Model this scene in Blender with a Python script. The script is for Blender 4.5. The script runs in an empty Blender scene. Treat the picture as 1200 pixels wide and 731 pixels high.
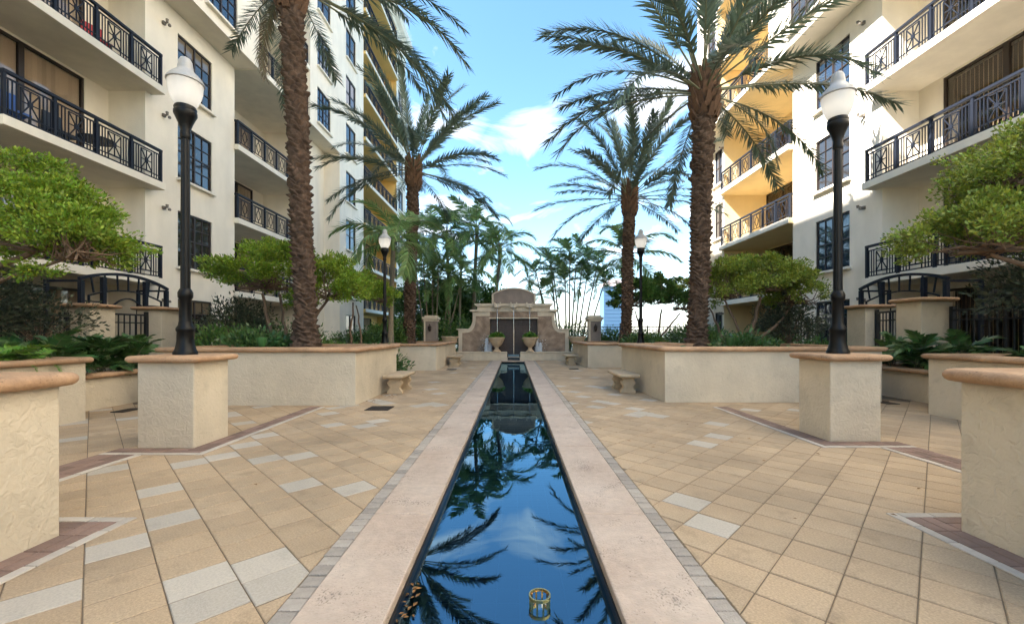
import bpy, bmesh, math, random
import numpy as np
from mathutils import Vector, Matrix, Euler

R = math.radians
random.seed(7)
rng = np.random.default_rng(11)
SC = bpy.context.scene
COL = SC.collection

# ------------------------------------------------------------------ camera
CAMZ = 1.30
cam_data = bpy.data.cameras.new('camera')
cam = bpy.data.objects.new('camera', cam_data)
COL.objects.link(cam)
cam.location = (0, 0, CAMZ)
cam.rotation_euler = (R(90), 0, 0)
cam_data.sensor_width = 36
cam_data.lens = 495 / 1200 * 36
cam_data.shift_x = -2 / 1200
cam_data.shift_y = 25.5 / 1200
cam_data.clip_start = 0.05
cam_data.clip_end = 6000
SC.camera = cam

# ------------------------------------------------------------------ world, sun, exposure
SUN_L = Vector((1.0, 0.35, -1.10)).normalized()       # direction the light travels
sun_el = math.asin(-SUN_L.z)
sun_az = math.atan2(-SUN_L.x, -SUN_L.y)                 # compass angle of the sun, clockwise from +Y
world = bpy.data.worlds.new('World')
SC.world = world
world.use_nodes = True
nt = world.node_tree
for n in list(nt.nodes):
    nt.nodes.remove(n)
N = nt.nodes.new
out = N('ShaderNodeOutputWorld')
bg = N('ShaderNodeBackground')
sky = N('ShaderNodeTexSky')
sky.sky_type = 'NISHITA'
sky.sun_disc = False
sky.sun_elevation = sun_el
sky.sun_rotation = sun_az
sky.air_density = 1.0
sky.dust_density = 0.6
sky.ozone_density = 1.6
tc = N('ShaderNodeTexCoord')
sep = N('ShaderNodeSeparateXYZ')
nt.links.new(tc.outputs['Generated'], sep.inputs[0])
def wm(op, a, b=None):
    n = N('ShaderNodeMath'); n.operation = op
    for i, v in enumerate((a, b)):
        if v is None: continue
        if isinstance(v, (int, float)): n.inputs[i].default_value = v
        else: nt.links.new(v, n.inputs[i])
    return n.outputs[0]
zc = wm('ADD', wm('MAXIMUM', sep.outputs[2], 0.0), 0.22)
cx = wm('DIVIDE', sep.outputs[0], zc)
cy = wm('DIVIDE', sep.outputs[1], zc)
comb = N('ShaderNodeCombineXYZ')
nt.links.new(cx, comb.inputs[0]); nt.links.new(cy, comb.inputs[1])
mp = N('ShaderNodeMapping')
mp.inputs['Location'].default_value = (3.55, 1.9, 0)
nt.links.new(comb.outputs[0], mp.inputs[0])
no = N('ShaderNodeTexNoise')
no.inputs['Scale'].default_value = 2.4
no.inputs['Detail'].default_value = 9
no.inputs['Roughness'].default_value = 0.58
no.inputs['Distortion'].default_value = 0.6
nt.links.new(mp.outputs[0], no.inputs['Vector'])
ramp = N('ShaderNodeValToRGB')
ramp.color_ramp.elements[0].position = 0.56
ramp.color_ramp.elements[1].position = 0.68
def blob(px, py, r):      # a cumulus bank at a place in the sky plane
    ddx = wm('SUBTRACT', cx, px); ddy = wm('SUBTRACT', cy, py)
    d2 = wm('ADD', wm('MULTIPLY', ddx, ddx), wm('MULTIPLY', ddy, ddy))
    return wm('MAXIMUM', wm('SUBTRACT', 1.0, wm('DIVIDE', d2, r*r)), 0.0)
bl = wm('MAXIMUM', wm('MAXIMUM', blob(-.20, 1.24, .22), blob(.03, 1.40, .15)), wm('MAXIMUM', blob(-.42, 1.02, .20), blob(.45, 1.22, .20)))
bl = wm('MAXIMUM', bl, wm('MAXIMUM', blob(-.30, 1.95, .40), blob(.60, 2.05, .45)))
nt.links.new(wm('SUBTRACT', wm('ADD', no.outputs['Fac'], wm('MULTIPLY', bl, .125)), .03), ramp.inputs[0])
# clouds thicken towards the horizon, as seen through more air
hz = wm('SUBTRACT', 1.0, wm('MINIMUM', wm('MULTIPLY', wm('MAXIMUM', sep.outputs[2], 0.0), 3.2), 1.0))
cov = wm('MINIMUM', wm('ADD', wm('MULTIPLY', ramp.outputs[0], 0.85), wm('MULTIPLY', wm('POWER', hz, 2.0), 0.45)), 0.95)
mix = N('ShaderNodeMixRGB')
nt.links.new(cov, mix.inputs[0])
sat = N('ShaderNodeHueSaturation')
sat.inputs['Saturation'].default_value = 1.12
sat.inputs['Hue'].default_value = 0.487
sat.inputs['Value'].default_value = 1.0
nt.links.new(sky.outputs[0], sat.inputs['Color'])
nt.links.new(sat.outputs[0], mix.inputs[1])
mix.inputs[2].default_value = (4.1, 4.2, 4.5, 1)
nt.links.new(mix.outputs[0], bg.inputs[0])
bg.inputs[1].default_value = 0.070
nt.links.new(bg.outputs[0], out.inputs[0])

sun_data = bpy.data.lights.new('sun', 'SUN')
sun_data.energy = 4.2
sun_data.angle = R(0.5)
sun_data.color = (1.0, 0.95, 0.88)
sun = bpy.data.objects.new('sun', sun_data)
COL.objects.link(sun)
sun.rotation_euler = SUN_L.to_track_quat('-Z', 'Y').to_euler()
sun.location = (-40, -20, 60)

SC.view_settings.view_transform = 'Standard'
SC.view_settings.look = 'None'
SC.view_settings.gamma = 1
SC.view_settings.use_curve_mapping = False
SC.view_settings.exposure = 2.70
SC.render.engine = 'CYCLES'
SC.cycles.max_bounces = 8
SC.cycles.diffuse_bounces = 5
SC.cycles.glossy_bounces = 4
SC.cycles.transmission_bounces = 4
SC.cycles.transparent_max_bounces = 12
SC.cycles.caustics_reflective = False
SC.cycles.caustics_refractive = False
SC.cycles.use_denoising = True

# ------------------------------------------------------------------ materials
M = {}
def mat(name, col, rough=0.6, var=0.0, nscale=8.0, bump=0.0, bscale=60.0, metal=0.0, spec=0.5,
        col2=None, mixscale=3.0, isl=0.0, trans=0.0, dirt=0.0, distort=0.0, mixlo=0.35, mixhi=0.7, bdetail=4, pits=0.0, stain=0.0):
    m = bpy.data.materials.new(name); m.use_nodes = True
    t = m.node_tree; nd = t.nodes; L = t.links
    p = nd['Principled BSDF']
    p.inputs['Roughness'].default_value = rough
    p.inputs['Metallic'].default_value = metal
    p.inputs['Specular IOR Level'].default_value = spec
    geo = nd.new('ShaderNodeNewGeometry'); tcd = nd.new('ShaderNodeTexCoord')
    vec = tcd.outputs['Object']
    rgb = nd.new('ShaderNodeRGB'); rgb.outputs[0].default_value = (*col, 1)
    cur = rgb.outputs[0]
    if col2 is not None:
        nz = nd.new('ShaderNodeTexNoise'); nz.inputs['Scale'].default_value = mixscale; nz.inputs['Detail'].default_value = 6
        nz.inputs['Distortion'].default_value = distort
        L.new(vec, nz.inputs['Vector'])
        mr = nd.new('ShaderNodeMapRange'); mr.inputs[1].default_value = mixlo; mr.inputs[2].default_value = mixhi
        L.new(nz.outputs['Fac'], mr.inputs[0])
        mx = nd.new('ShaderNodeMixRGB'); L.new(mr.outputs[0], mx.inputs[0]); L.new(cur, mx.inputs[1])
        mx.inputs[2].default_value = (*col2, 1); cur = mx.outputs[0]
    if var > 0:
        nz = nd.new('ShaderNodeTexNoise'); nz.inputs['Scale'].default_value = nscale; nz.inputs['Detail'].default_value = 8
        nz.inputs['Roughness'].default_value = 0.65
        L.new(vec, nz.inputs['Vector'])
        mr = nd.new('ShaderNodeMapRange'); mr.inputs[1].default_value = 0.25; mr.inputs[2].default_value = 0.75
        mr.inputs[3].default_value = 1 - var; mr.inputs[4].default_value = 1 + var
        L.new(nz.outputs['Fac'], mr.inputs[0])
        hs = nd.new('ShaderNodeHueSaturation'); L.new(mr.outputs[0], hs.inputs['Value']); L.new(cur, hs.inputs['Color']); cur = hs.outputs[0]
    if dirt > 0:   # weather stains: long vertical streaks
        mpn = nd.new('ShaderNodeMapping'); mpn.inputs['Scale'].default_value = (0.9, 0.9, 0.30)
        L.new(vec, mpn.inputs[0])
        nz = nd.new('ShaderNodeTexNoise'); nz.inputs['Scale'].default_value = 2.0; nz.inputs['Detail'].default_value = 7
        L.new(mpn.outputs[0], nz.inputs['Vector'])
        mr = nd.new('ShaderNodeMapRange'); mr.inputs[1].default_value = 0.35; mr.inputs[2].default_value = 0.7
        mr.inputs[3].default_value = 1.0; mr.inputs[4].default_value = 1 - dirt
        L.new(nz.outputs['Fac'], mr.inputs[0])
        hs = nd.new('ShaderNodeHueSaturation'); L.new(mr.outputs[0], hs.inputs['Value']); L.new(cur, hs.inputs['Color']); cur = hs.outputs[0]
    if stain > 0:  # broad grime that runs across neighbouring pieces
        for sc_, lo, hi, am in ((0.7, .42, .68, stain), (5.0, .56, .74, stain*.9)):
            nz = nd.new('ShaderNodeTexNoise'); nz.inputs['Scale'].default_value = sc_; nz.inputs['Detail'].default_value = 7; nz.inputs['Roughness'].default_value = .6
            L.new(geo.outputs['Position'], nz.inputs['Vector'])
            mr = nd.new('ShaderNodeMapRange'); mr.inputs[1].default_value = lo; mr.inputs[2].default_value = hi
            mr.inputs[3].default_value = 1.0; mr.inputs[4].default_value = 1 - am
            L.new(nz.outputs['Fac'], mr.inputs[0])
            hs = nd.new('ShaderNodeHueSaturation'); L.new(mr.outputs[0], hs.inputs['Value']); L.new(cur, hs.inputs['Color']); cur = hs.outputs[0]
    if pits > 0:   # small dark holes and scuffs in the stone
        nz = nd.new('ShaderNodeTexNoise'); nz.inputs['Scale'].default_value = 85; nz.inputs['Detail'].default_value = 3
        mpn = nd.new('ShaderNodeMapping'); mpn.inputs['Scale'].default_value = (1.0, 0.7, 1.0); L.new(vec, mpn.inputs[0]); L.new(mpn.outputs[0], nz.inputs['Vector'])
        nz2 = nd.new('ShaderNodeTexNoise'); nz2.inputs['Scale'].default_value = 3.5; nz2.inputs['Detail'].default_value = 3; L.new(vec, nz2.inputs['Vector'])
        mu = nd.new('ShaderNodeMath'); mu.operation = 'ADD'; L.new(nz.outputs['Fac'], mu.inputs[0]); L.new(nz2.outputs['Fac'], mu.inputs[1])
        mr = nd.new('ShaderNodeMapRange'); mr.inputs[1].default_value = 1.15; mr.inputs[2].default_value = 1.27
        mr.inputs[3].default_value = 1.0; mr.inputs[4].default_value = 1 - .5*pits
        L.new(mu.outputs[0], mr.inputs[0])
        hs = nd.new('ShaderNodeHueSaturation'); L.new(mr.outputs[0], hs.inputs['Value']); L.new(cur, hs.inputs['Color']); cur = hs.outputs[0]
    if isl > 0:
        oi = nd.new('ShaderNodeObjectInfo')
        ad = nd.new('ShaderNodeMath'); ad.operation = 'ADD'
        L.new(oi.outputs['Random'], ad.inputs[0]); L.new(geo.outputs['Random Per Island'], ad.inputs[1])
        fr = nd.new('ShaderNodeMath'); fr.operation = 'FRACT'; L.new(ad.outputs[0], fr.inputs[0])
        mr = nd.new('ShaderNodeMapRange'); mr.inputs[3].default_value = 1 - isl; mr.inputs[4].default_value = 1 + isl
        L.new(fr.outputs[0], mr.inputs[0])
        hs = nd.new('ShaderNodeHueSaturation'); L.new(mr.outputs[0], hs.inputs['Value']); L.new(cur, hs.inputs['Color']); cur = hs.outputs[0]
        if trans > 0:      # leaves also differ in hue
            m7 = nd.new('ShaderNodeMath'); m7.operation = 'MULTIPLY'; m7.inputs[1].default_value = 7.31; L.new(ad.outputs[0], m7.inputs[0])
            f7 = nd.new('ShaderNodeMath'); f7.operation = 'FRACT'; L.new(m7.outputs[0], f7.inputs[0])
            mh = nd.new('ShaderNodeMapRange'); mh.inputs[3].default_value = .462; mh.inputs[4].default_value = .530; L.new(f7.outputs[0], mh.inputs[0]); L.new(mh.outputs[0], hs.inputs['Hue'])
    L.new(cur, p.inputs['Base Color'])
    if bump > 0:
        nz = nd.new('ShaderNodeTexNoise'); nz.inputs['Scale'].default_value = bscale; nz.inputs['Detail'].default_value = bdetail
        nz.inputs['Distortion'].default_value = distort
        L.new(vec, nz.inputs['Vector'])
        bp = nd.new('ShaderNodeBump'); bp.inputs['Strength'].default_value = bump; bp.inputs['Distance'].default_value = 0.02
        L.new(nz.outputs['Fac'], bp.inputs['Height']); L.new(bp.outputs[0], p.inputs['Normal'])
    if trans > 0:
        tr = nd.new('ShaderNodeBsdfTranslucent'); L.new(cur, tr.inputs[0])
        ms = nd.new('ShaderNodeMixShader'); ms.inputs[0].default_value = trans
        o = nd['Material Output']
        L.new(p.outputs[0], ms.inputs[1]); L.new(tr.outputs[0], ms.inputs[2]); L.new(ms.outputs[0], o.inputs[0])
    M[name] = m
    return m

mat('stucco_wall', (0.82, 0.75, 0.635), 0.85, var=0.05, nscale=1.2, bump=0.25, bscale=28, dirt=0.11)
mat('stucco_yellow', (0.76, 0.615, 0.37), 0.85, var=0.05, nscale=1.2, bump=0.2, bscale=28, dirt=0.08)
mat('stucco_yellow_shaded', (0.76, 0.53, 0.19), 0.85, var=0.05, nscale=1.2, bump=0.2, bscale=28, dirt=0.08)  # same yellow paint, colour deepened for the shade in the left bay
mat('stucco_trim', (0.80, 0.74, 0.63), 0.8, var=0.05, nscale=2.0, bump=0.15, bscale=30, dirt=0.12)
mat('planter_stucco', (0.62, 0.54, 0.42), 0.85, var=0.07, nscale=2.0, bump=0.7, bscale=17, dirt=0.13, stain=.16, distort=1.2, bdetail=5)
mat('cap_stone', (0.36, 0.212, 0.118), 0.75, isl=.10, pits=.8, stain=.15, var=0.22, nscale=6, bump=0.35, bscale=45, col2=(0.47, 0.30, 0.18), mixscale=2.6)
mat('travertine', (0.46, 0.350, 0.272), 0.55, var=0.15, nscale=16, bump=0.35, bscale=70, col2=(0.55, 0.45, 0.37), mixscale=1.6, pits=1.0, stain=.14)
mat('paver_tan', (0.455, 0.330, 0.208), 0.8, var=0.30, nscale=85, bump=0.4, bscale=150, isl=0.10, col2=(0.43, 0.325, 0.215), mixscale=1.8, stain=.28)
mat('paver_pale', (0.455, 0.405, 0.340), 0.8, var=0.18, nscale=70, bump=0.3, bscale=150, isl=0.10, stain=.16)
mat('joint_bed', (0.16, 0.12, 0.08), 0.95, var=0.2, nscale=10)
mat('brick_grey', (0.34, 0.30, 0.26), 0.85, var=0.16, nscale=15, bump=0.5, bscale=90, isl=0.18)
mat('brick_plum', (0.225, 0.148, 0.118), 0.85, var=0.16, nscale=15, bump=0.5, bscale=90, isl=0.22)
mat('border_stone', (0.46, 0.41, 0.355), 0.85, var=0.12, nscale=15, bump=0.4, bscale=90, isl=0.14)
mat('rail_metal', (0.010, 0.013, 0.022), 0.55, spec=0.28)
mat('lamp_metal', (0.0035, 0.0034, 0.0036), 0.38, spec=0.22, var=0.25, nscale=9)
mat('gate_metal', (0.012, 0.014, 0.018), 0.45)
mat('window_bronze', (0.030, 0.020, 0.016), 0.45)
mat('soil', (0.07, 0.045, 0.028), 0.95, var=0.3, nscale=14, bump=0.8, bscale=40)
mat('bench_stone', (0.50, 0.38, 0.25), 0.85, var=0.16, nscale=10, bump=0.5, bscale=60, dirt=0.15)
mat('fountain_trim', (0.60, 0.51, 0.39), 0.8, var=0.12, nscale=4, bump=0.3, bscale=40, dirt=0.2)
mat('fountain_stone', (0.235, 0.160, 0.112), 0.8, var=0.3, nscale=5, bump=0.5, bscale=20, col2=(0.40, 0.295, 0.215), mixscale=2.4, dirt=0.2)
mat('fountain_slab', (0.25, 0.20, 0.17), 0.8, var=0.18, nscale=3.5, bump=0.3, bscale=20, dirt=0.2)
mat('niche_tile', (0.050, 0.028, 0.020), 0.5, var=0.3, nscale=8, bump=0.3, bscale=25)
mat('urn_stone', (0.55, 0.41, 0.275), 0.8, var=0.16, nscale=8, bump=0.3, bscale=50, dirt=0.15)
mat('pale_cloth', (0.70, 0.72, 0.76), 0.7, var=0.06, nscale=6)
mat('pool_tile', (0.003, 0.012, 0.042), 0.35, var=0.3, nscale=6, isl=0.25)
mat('pool_grout', (0.07, 0.10, 0.14), 0.8)
mat('pool_wall', (0.010, 0.011, 0.013), 0.35, var=0.3, nscale=10)
mat('brass', (0.62, 0.40, 0.16), 0.28, metal=1.0)
mat('pipe_grey', (0.30, 0.34, 0.40), 0.5)
mat('plate_green', (0.22, 0.22, 0.06), 0.5)
mat('fallen_leaf', (0.20, 0.10, 0.03), 0.8, isl=0.4)
mat('drain_iron', (0.030, 0.022, 0.018), 0.7)
mat('door_blind', (0.55, 0.44, 0.32), 0.7, isl=0.2)
mat('blue_cloth', (0.05, 0.12, 0.35), 0.7)
mat('palm_trunk', (0.056, 0.033, 0.022), 0.9, var=0.35, nscale=14, bump=0.6, bscale=60, col2=(0.125, 0.080, 0.055), mixscale=7)
mat('palm_boot', (0.115, 0.062, 0.034), 0.9, var=0.3, nscale=12, bump=0.5, bscale=50, isl=0.25)
mat('palm_leaf', (0.115, 0.165, 0.118), 0.36, isl=0.30, trans=0.18)
mat('palm_leaf_dry', (0.16, 0.13, 0.075), 0.6, isl=0.30, trans=0.2)
mat('palm_rachis', (0.13, 0.14, 0.08), 0.6, var=0.2, nscale=5)
mat('green_palm_leaf', (0.175, 0.290, 0.100), 0.45, isl=0.35, trans=0.38)
mat('thin_stem', (0.20, 0.165, 0.115), 0.8, var=0.3, nscale=12, bump=0.3, bscale=30)
mat('leaf_bright', (0.205, 0.315, 0.030), 0.5, isl=0.42, trans=0.28)
mat('leaf_olive', (0.205, 0.275, 0.038), 0.5, isl=0.42, trans=0.25)
mat('leaf_deep', (0.085, 0.175, 0.036), 0.45, isl=0.42, trans=0.2)
mat('leaf_dull', (0.070, 0.085, 0.050), 0.6, isl=0.45, trans=0.15)
mat('leaf_philodendron', (0.065, 0.140, 0.042), 0.35, isl=0.32, trans=0.2)
mat('leaf_fern', (0.11, 0.24, 0.03), 0.45, isl=0.35, trans=0.25)
mat('bark', (0.16, 0.105, 0.07), 0.9, var=0.3, nscale=10, bump=0.6, bscale=30)
mat('ground', (0.10, 0.12, 0.05), 0.95, var=0.3, nscale=0.6)
mat('far_pale', (0.60, 0.60, 0.60), 0.8, var=0.04)
mat('far_blue', (0.07, 0.14, 0.22), 0.4, var=0.06, nscale=0.05)
mat('far_glass', (0.06, 0.12, 0.20), 0.6)
mat('far_rose', (0.50, 0.38, 0.36), 0.7)
mat('sea', (0.10, 0.16, 0.20), 0.12, var=0.1, nscale=0.05, bump=0.3, bscale=2.0)
mat('seat_red', (0.45, 0.03, 0.03), 0.6)
mat('lamp_lid', (0.36, 0.36, 0.36), 0.35, var=0.12, nscale=14)
mat('light_grey', (0.16, 0.14, 0.12), 0.5)
mat('foam', (0.74, 0.78, 0.84), 0.4, trans=.4, bump=.5, bscale=25)
mat('stream', (0.75, 0.82, 0.88), 0.2)

def special(name):
    m = bpy.data.materials.new(name); m.use_nodes = True; M[name] = m
    t = m.node_tree
    return m, t, t.nodes, t.links, t.nodes['Principled BSDF'], t.nodes['Material Output']
# dark reflective window glass
m, t, nd, L, p, o = special('glass')
p.inputs['Base Color'].default_value = (0.018, 0.030, 0.055, 1); p.inputs['Roughness'].default_value = 0.04
p.inputs['IOR'].default_value = 1.9
tcd = nd.new('ShaderNodeTexCoord'); nz = nd.new('ShaderNodeTexNoise'); nz.inputs['Scale'].default_value = 1.3
bp = nd.new('ShaderNodeBump'); bp.inputs['Strength'].default_value = 0.05; bp.inputs['Distance'].default_value = 0.05
L.new(tcd.outputs['Object'], nz.inputs['Vector']); L.new(nz.outputs['Fac'], bp.inputs['Height']); L.new(bp.outputs[0], p.inputs['Normal'])
for gname, gcol in (('glass_curtain', (0.16, 0.125, 0.085, 1)), ('glass_dark', (0.030, 0.026, 0.024, 1))):
    mg = m.copy(); mg.name = gname; M[gname] = mg
    mg.node_tree.nodes['Principled BSDF'].inputs['Base Color'].default_value = gcol
# sliding-door glass: tinted and see-through
m, t, nd, L, p, o = special('door_glass')
tr = nd.new('ShaderNodeBsdfTransparent'); tr.inputs[0].default_value = (0.92, 0.90, 0.88, 1)
gl = nd.new('ShaderNodeBsdfGlossy'); gl.inputs['Roughness'].default_value = 0.03
ms = nd.new('ShaderNodeMixShader'); ms.inputs[0].default_value = 0.07; L.new(tr.outputs[0], ms.inputs[1]); L.new(gl.outputs[0], ms.inputs[2])
L.new(ms.outputs[0], o.inputs[0])
# still water
m, t, nd, L, p, o = special('water')
fr = nd.new('ShaderNodeFresnel'); fr.inputs[0].default_value = 2.7
tr = nd.new('ShaderNodeBsdfTransparent'); tr.inputs[0].default_value = (0.50, 0.72, 0.88, 1)
gl = nd.new('ShaderNodeBsdfGlossy'); gl.inputs['Roughness'].default_value = 0.0; gl.inputs[0].default_value = (0.46, 0.77, 1, 1)
tcd = nd.new('ShaderNodeTexCoord'); nz = nd.new('ShaderNodeTexNoise'); nz.inputs['Scale'].default_value = 2.2; nz.inputs['Detail'].default_value = 2
bp = nd.new('ShaderNodeBump'); bp.inputs['Strength'].default_value = 0.02; bp.inputs['Distance'].default_value = 0.05
L.new(tcd.outputs['Object'], nz.inputs['Vector']); L.new(nz.outputs['Fac'], bp.inputs['Height'])
for q in (fr, gl): L.new(bp.outputs[0], q.inputs['Normal'])
ms = nd.new('ShaderNodeMixShader'); L.new(fr.outputs[0], ms.inputs[0]); L.new(tr.outputs[0], ms.inputs[1]); L.new(gl.outputs[0], ms.inputs[2])
L.new(ms.outputs[0], o.inputs[0])
# frosted lamp globe
m, t, nd, L, p, o = special('lamp_glass')
p.inputs['Base Color'].default_value = (0.42, 0.41, 0.39, 1); p.inputs['Roughness'].default_value = 0.25
tl = nd.new('ShaderNodeBsdfTranslucent'); tl.inputs[0].default_value = (0.9, 0.88, 0.84, 1)
ms = nd.new('ShaderNodeMixShader'); ms.inputs[0].default_value = 0.42
L.new(p.outputs[0], ms.inputs[1]); L.new(tl.outputs[0], ms.inputs[2]); L.new(ms.outputs[0], o.inputs[0])
m, t, nd, L, p, o = special('lamp_bulb')
em = nd.new('ShaderNodeEmission'); em.inputs[0].default_value = (1, 0.96, 0.9, 1); em.inputs[1].default_value = 1.3
L.new(em.outputs[0], o.inputs[0])
# clear fixture glass
m, t, nd, L, p, o = special('clear_glass')
tr = nd.new('ShaderNodeBsdfTransparent'); tr.inputs[0].default_value = (0.85, 0.8, 0.7, 1)
gl = nd.new('ShaderNodeBsdfGlossy'); gl.inputs['Roughness'].default_value = 0.05
ms = nd.new('ShaderNodeMixShader'); ms.inputs[0].default_value = 0.35
L.new(tr.outputs[0], ms.inputs[1]); L.new(gl.outputs[0], ms.inputs[2]); L.new(ms.outputs[0], o.inputs[0])

# ------------------------------------------------------------------ mesh helpers
class MB:
    def __init__(s): s.v = []; s.f = []; s.mi = []; s.cur = 0
    def add(s, vs, fs):
        b = len(s.v); s.v += [tuple(x) for x in vs]
        for f in fs: s.f.append(tuple(b + i for i in f)); s.mi.append(s.cur)
        return s
    def quad(s, a, b, c, d): return s.add([a, b, c, d], [(0, 1, 2, 3)])
    def box(s, x0, x1, y0, y1, z0, z1):
        x0, x1 = min(x0, x1), max(x0, x1); y0, y1 = min(y0, y1), max(y0, y1); z0, z1 = min(z0, z1), max(z0, z1)
        return s.add([(x0,y0,z0),(x1,y0,z0),(x1,y1,z0),(x0,y1,z0),(x0,y0,z1),(x1,y0,z1),(x1,y1,z1),(x0,y1,z1)],
                     [(0,3,2,1),(4,5,6,7),(0,1,5,4),(1,2,6,5),(2,3,7,6),(3,0,4,7)])
    def bar(s, a, b, w, d=None):
        a, b = Vector(a), Vector(b); d = d or w
        t = (b - a).normalized(); up = Vector((0, 0, 1)) if abs(t.z) < 0.9 else Vector((1, 0, 0))
        u = t.cross(up).normalized() * w / 2; v = t.cross(u).normalized() * d / 2
        vs = [a-u-v, a+u-v, a+u+v, a-u+v, b-u-v, b+u-v, b+u+v, b-u+v]
        return s.add(vs, [(0,3,2,1),(4,5,6,7),(0,1,5,4),(1,2,6,5),(2,3,7,6),(3,0,4,7)])
    def tube(s, pts, rad, seg=8, cap=True):
        pts = [Vector(p) for p in pts]; n = len(pts)
        if isinstance(rad, (int, float)): rad = [rad] * n
        vs = []; u = None
        for i, p in enumerate(pts):
            t = (pts[min(i+1, n-1)] - pts[max(i-1, 0)]).normalized()
            if u is None:
                up = Vector((0, 0, 1)) if abs(t.z) < 0.9 else Vector((1, 0, 0)); u = t.cross(up).normalized()
            else: u = (u - t * u.dot(t)).normalized()
            w = t.cross(u)
            for k in range(seg):
                a = 2 * math.pi * k / seg
                vs.append(p + (u * math.cos(a) + w * math.sin(a)) * rad[i])
        fs = []
        for i in range(n - 1):
            for k in range(seg):
                k2 = (k + 1) % seg
                fs.append((i*seg+k, i*seg+k2, (i+1)*seg+k2, (i+1)*seg+k))
        if cap: fs.append(tuple(reversed(range(seg)))); fs.append(tuple((n-1)*seg + k for k in range(seg)))
        return s.add(vs, fs)
    def lathe(s, prof, seg=24, c=(0, 0, 0), flute=0, fd=0.0):
        vs = []; n = len(prof)
        for (r, z) in prof:
            for k in range(seg):
                a = 2 * math.pi * k / seg; rr = r * (1 - (fd if flute and k % 2 else 0))
                vs.append((c[0] + rr * math.cos(a), c[1] + rr * math.sin(a), c[2] + z))
        fs = []
        for i in range(n - 1):
            for k in range(seg):
                k2 = (k + 1) % seg; fs.append((i*seg+k, i*seg+k2, (i+1)*seg+k2, (i+1)*seg+k))
        fs.append(tuple(reversed(range(seg)))); fs.append(tuple((n-1)*seg + k for k in range(seg)))
        return s.add(vs, fs)
    def prism(s, poly, y0, y1):            # polygon in (x, z) pushed along y
        n = len(poly)
        vs = [(x, y0, z) for x, z in poly] + [(x, y1, z) for x, z in poly]
        fs = [tuple(range(n)), tuple(reversed(range(n, 2*n)))]
        for i in range(n):
            j = (i + 1) % n; fs.append((i, n+i, n+j, j))
        return s.add(vs, fs)
    def slab(s, poly, z0, z1):             # polygon in (x, y) pushed along z
        n = len(poly)
        vs = [(x, y, z0) for x, y in poly] + [(x, y, z1) for x, y in poly]
        fs = [tuple(reversed(range(n))), tuple(range(n, 2*n))]
        for i in range(n):
            j = (i + 1) % n; fs.append((i, j, n+j, n+i))
        return s.add(vs, fs)
    def mesh(s, name, mats, smooth=False, bevel=0.0, fix=True, seg=2):
        me = bpy.data.meshes.new(name)
        me.from_pydata(s.v, [], s.f)
        for mm in (mats if isinstance(mats, (list, tuple)) else [mats]): me.materials.append(M[mm])
        if any(s.mi): me.polygons.foreach_set('material_index', s.mi)
        if fix or bevel:
            bm = bmesh.new(); bm.from_mesh(me)
            if bevel:
                bmesh.ops.remove_doubles(bm, verts=bm.verts, dist=1e-5)
                es = [e for e in bm.edges if len(e.link_faces) == 2 and e.calc_face_angle(0) > 0.5]
                bmesh.ops.bevel(bm, geom=es, offset=bevel, segments=seg, affect='EDGES', profile=0.5)
            bmesh.ops.recalc_face_normals(bm, faces=bm.faces)
            bm.to_mesh(me); bm.free()
        if smooth:
            me.polygons.foreach_set('use_smooth', [True] * len(me.polygons))
            me.set_sharp_from_angle(angle=R(38))
        me.update()
        return me

def np_mesh(name, V, F, mats, mi=None, smooth=False):
    me = bpy.data.meshes.new(name)
    V = np.asarray(V, dtype=np.float32); F = np.asarray(F, dtype=np.int32)
    k = F.shape[1]
    me.vertices.add(len(V)); me.vertices.foreach_set('co', V.ravel())
    me.loops.add(F.size); me.loops.foreach_set('vertex_index', F.ravel())
    me.polygons.add(len(F)); me.polygons.foreach_set('loop_start', np.arange(0, F.size, k, dtype=np.int32))
    for mm in (mats if isinstance(mats, (list, tuple)) else [mats]): me.materials.append(M[mm])
    if mi is not None: me.polygons.foreach_set('material_index', np.asarray(mi, dtype=np.int32))
    if smooth: me.polygons.foreach_set('use_smooth', np.ones(len(F), dtype=bool))
    me.update(calc_edges=True); me.validate()
    return me

def obj(name, me, parent=None, loc=(0, 0, 0), rot=(0, 0, 0), scale=(1, 1, 1)):
    o = bpy.data.objects.new(name, me); COL.objects.link(o)
    o.location = loc; o.rotation_euler = rot
    o.scale = scale if not isinstance(scale, (int, float)) else (scale,) * 3
    if parent is not None: o.parent = parent
    return o
def tag(o, label=None, cat=None, group=None, kind=None):
    if label: o['label'] = label
    if cat: o['category'] = cat
    if group: o['group'] = group
    if kind: o['kind'] = kind
    return o
def thing(name, label, cat, loc=(0, 0, 0), group=None, rz=0):
    o = bpy.data.objects.new(name, None); COL.objects.link(o)
    o.location = loc; o.rotation_euler = (0, 0, rz); o.empty_display_size = 0.2
    return tag(o, label, cat, group)
def struct(name, me, parent=None, **k):
    o = obj(name, me, parent, **k)
    if parent is None: o['kind'] = 'structure'
    return o

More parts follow.
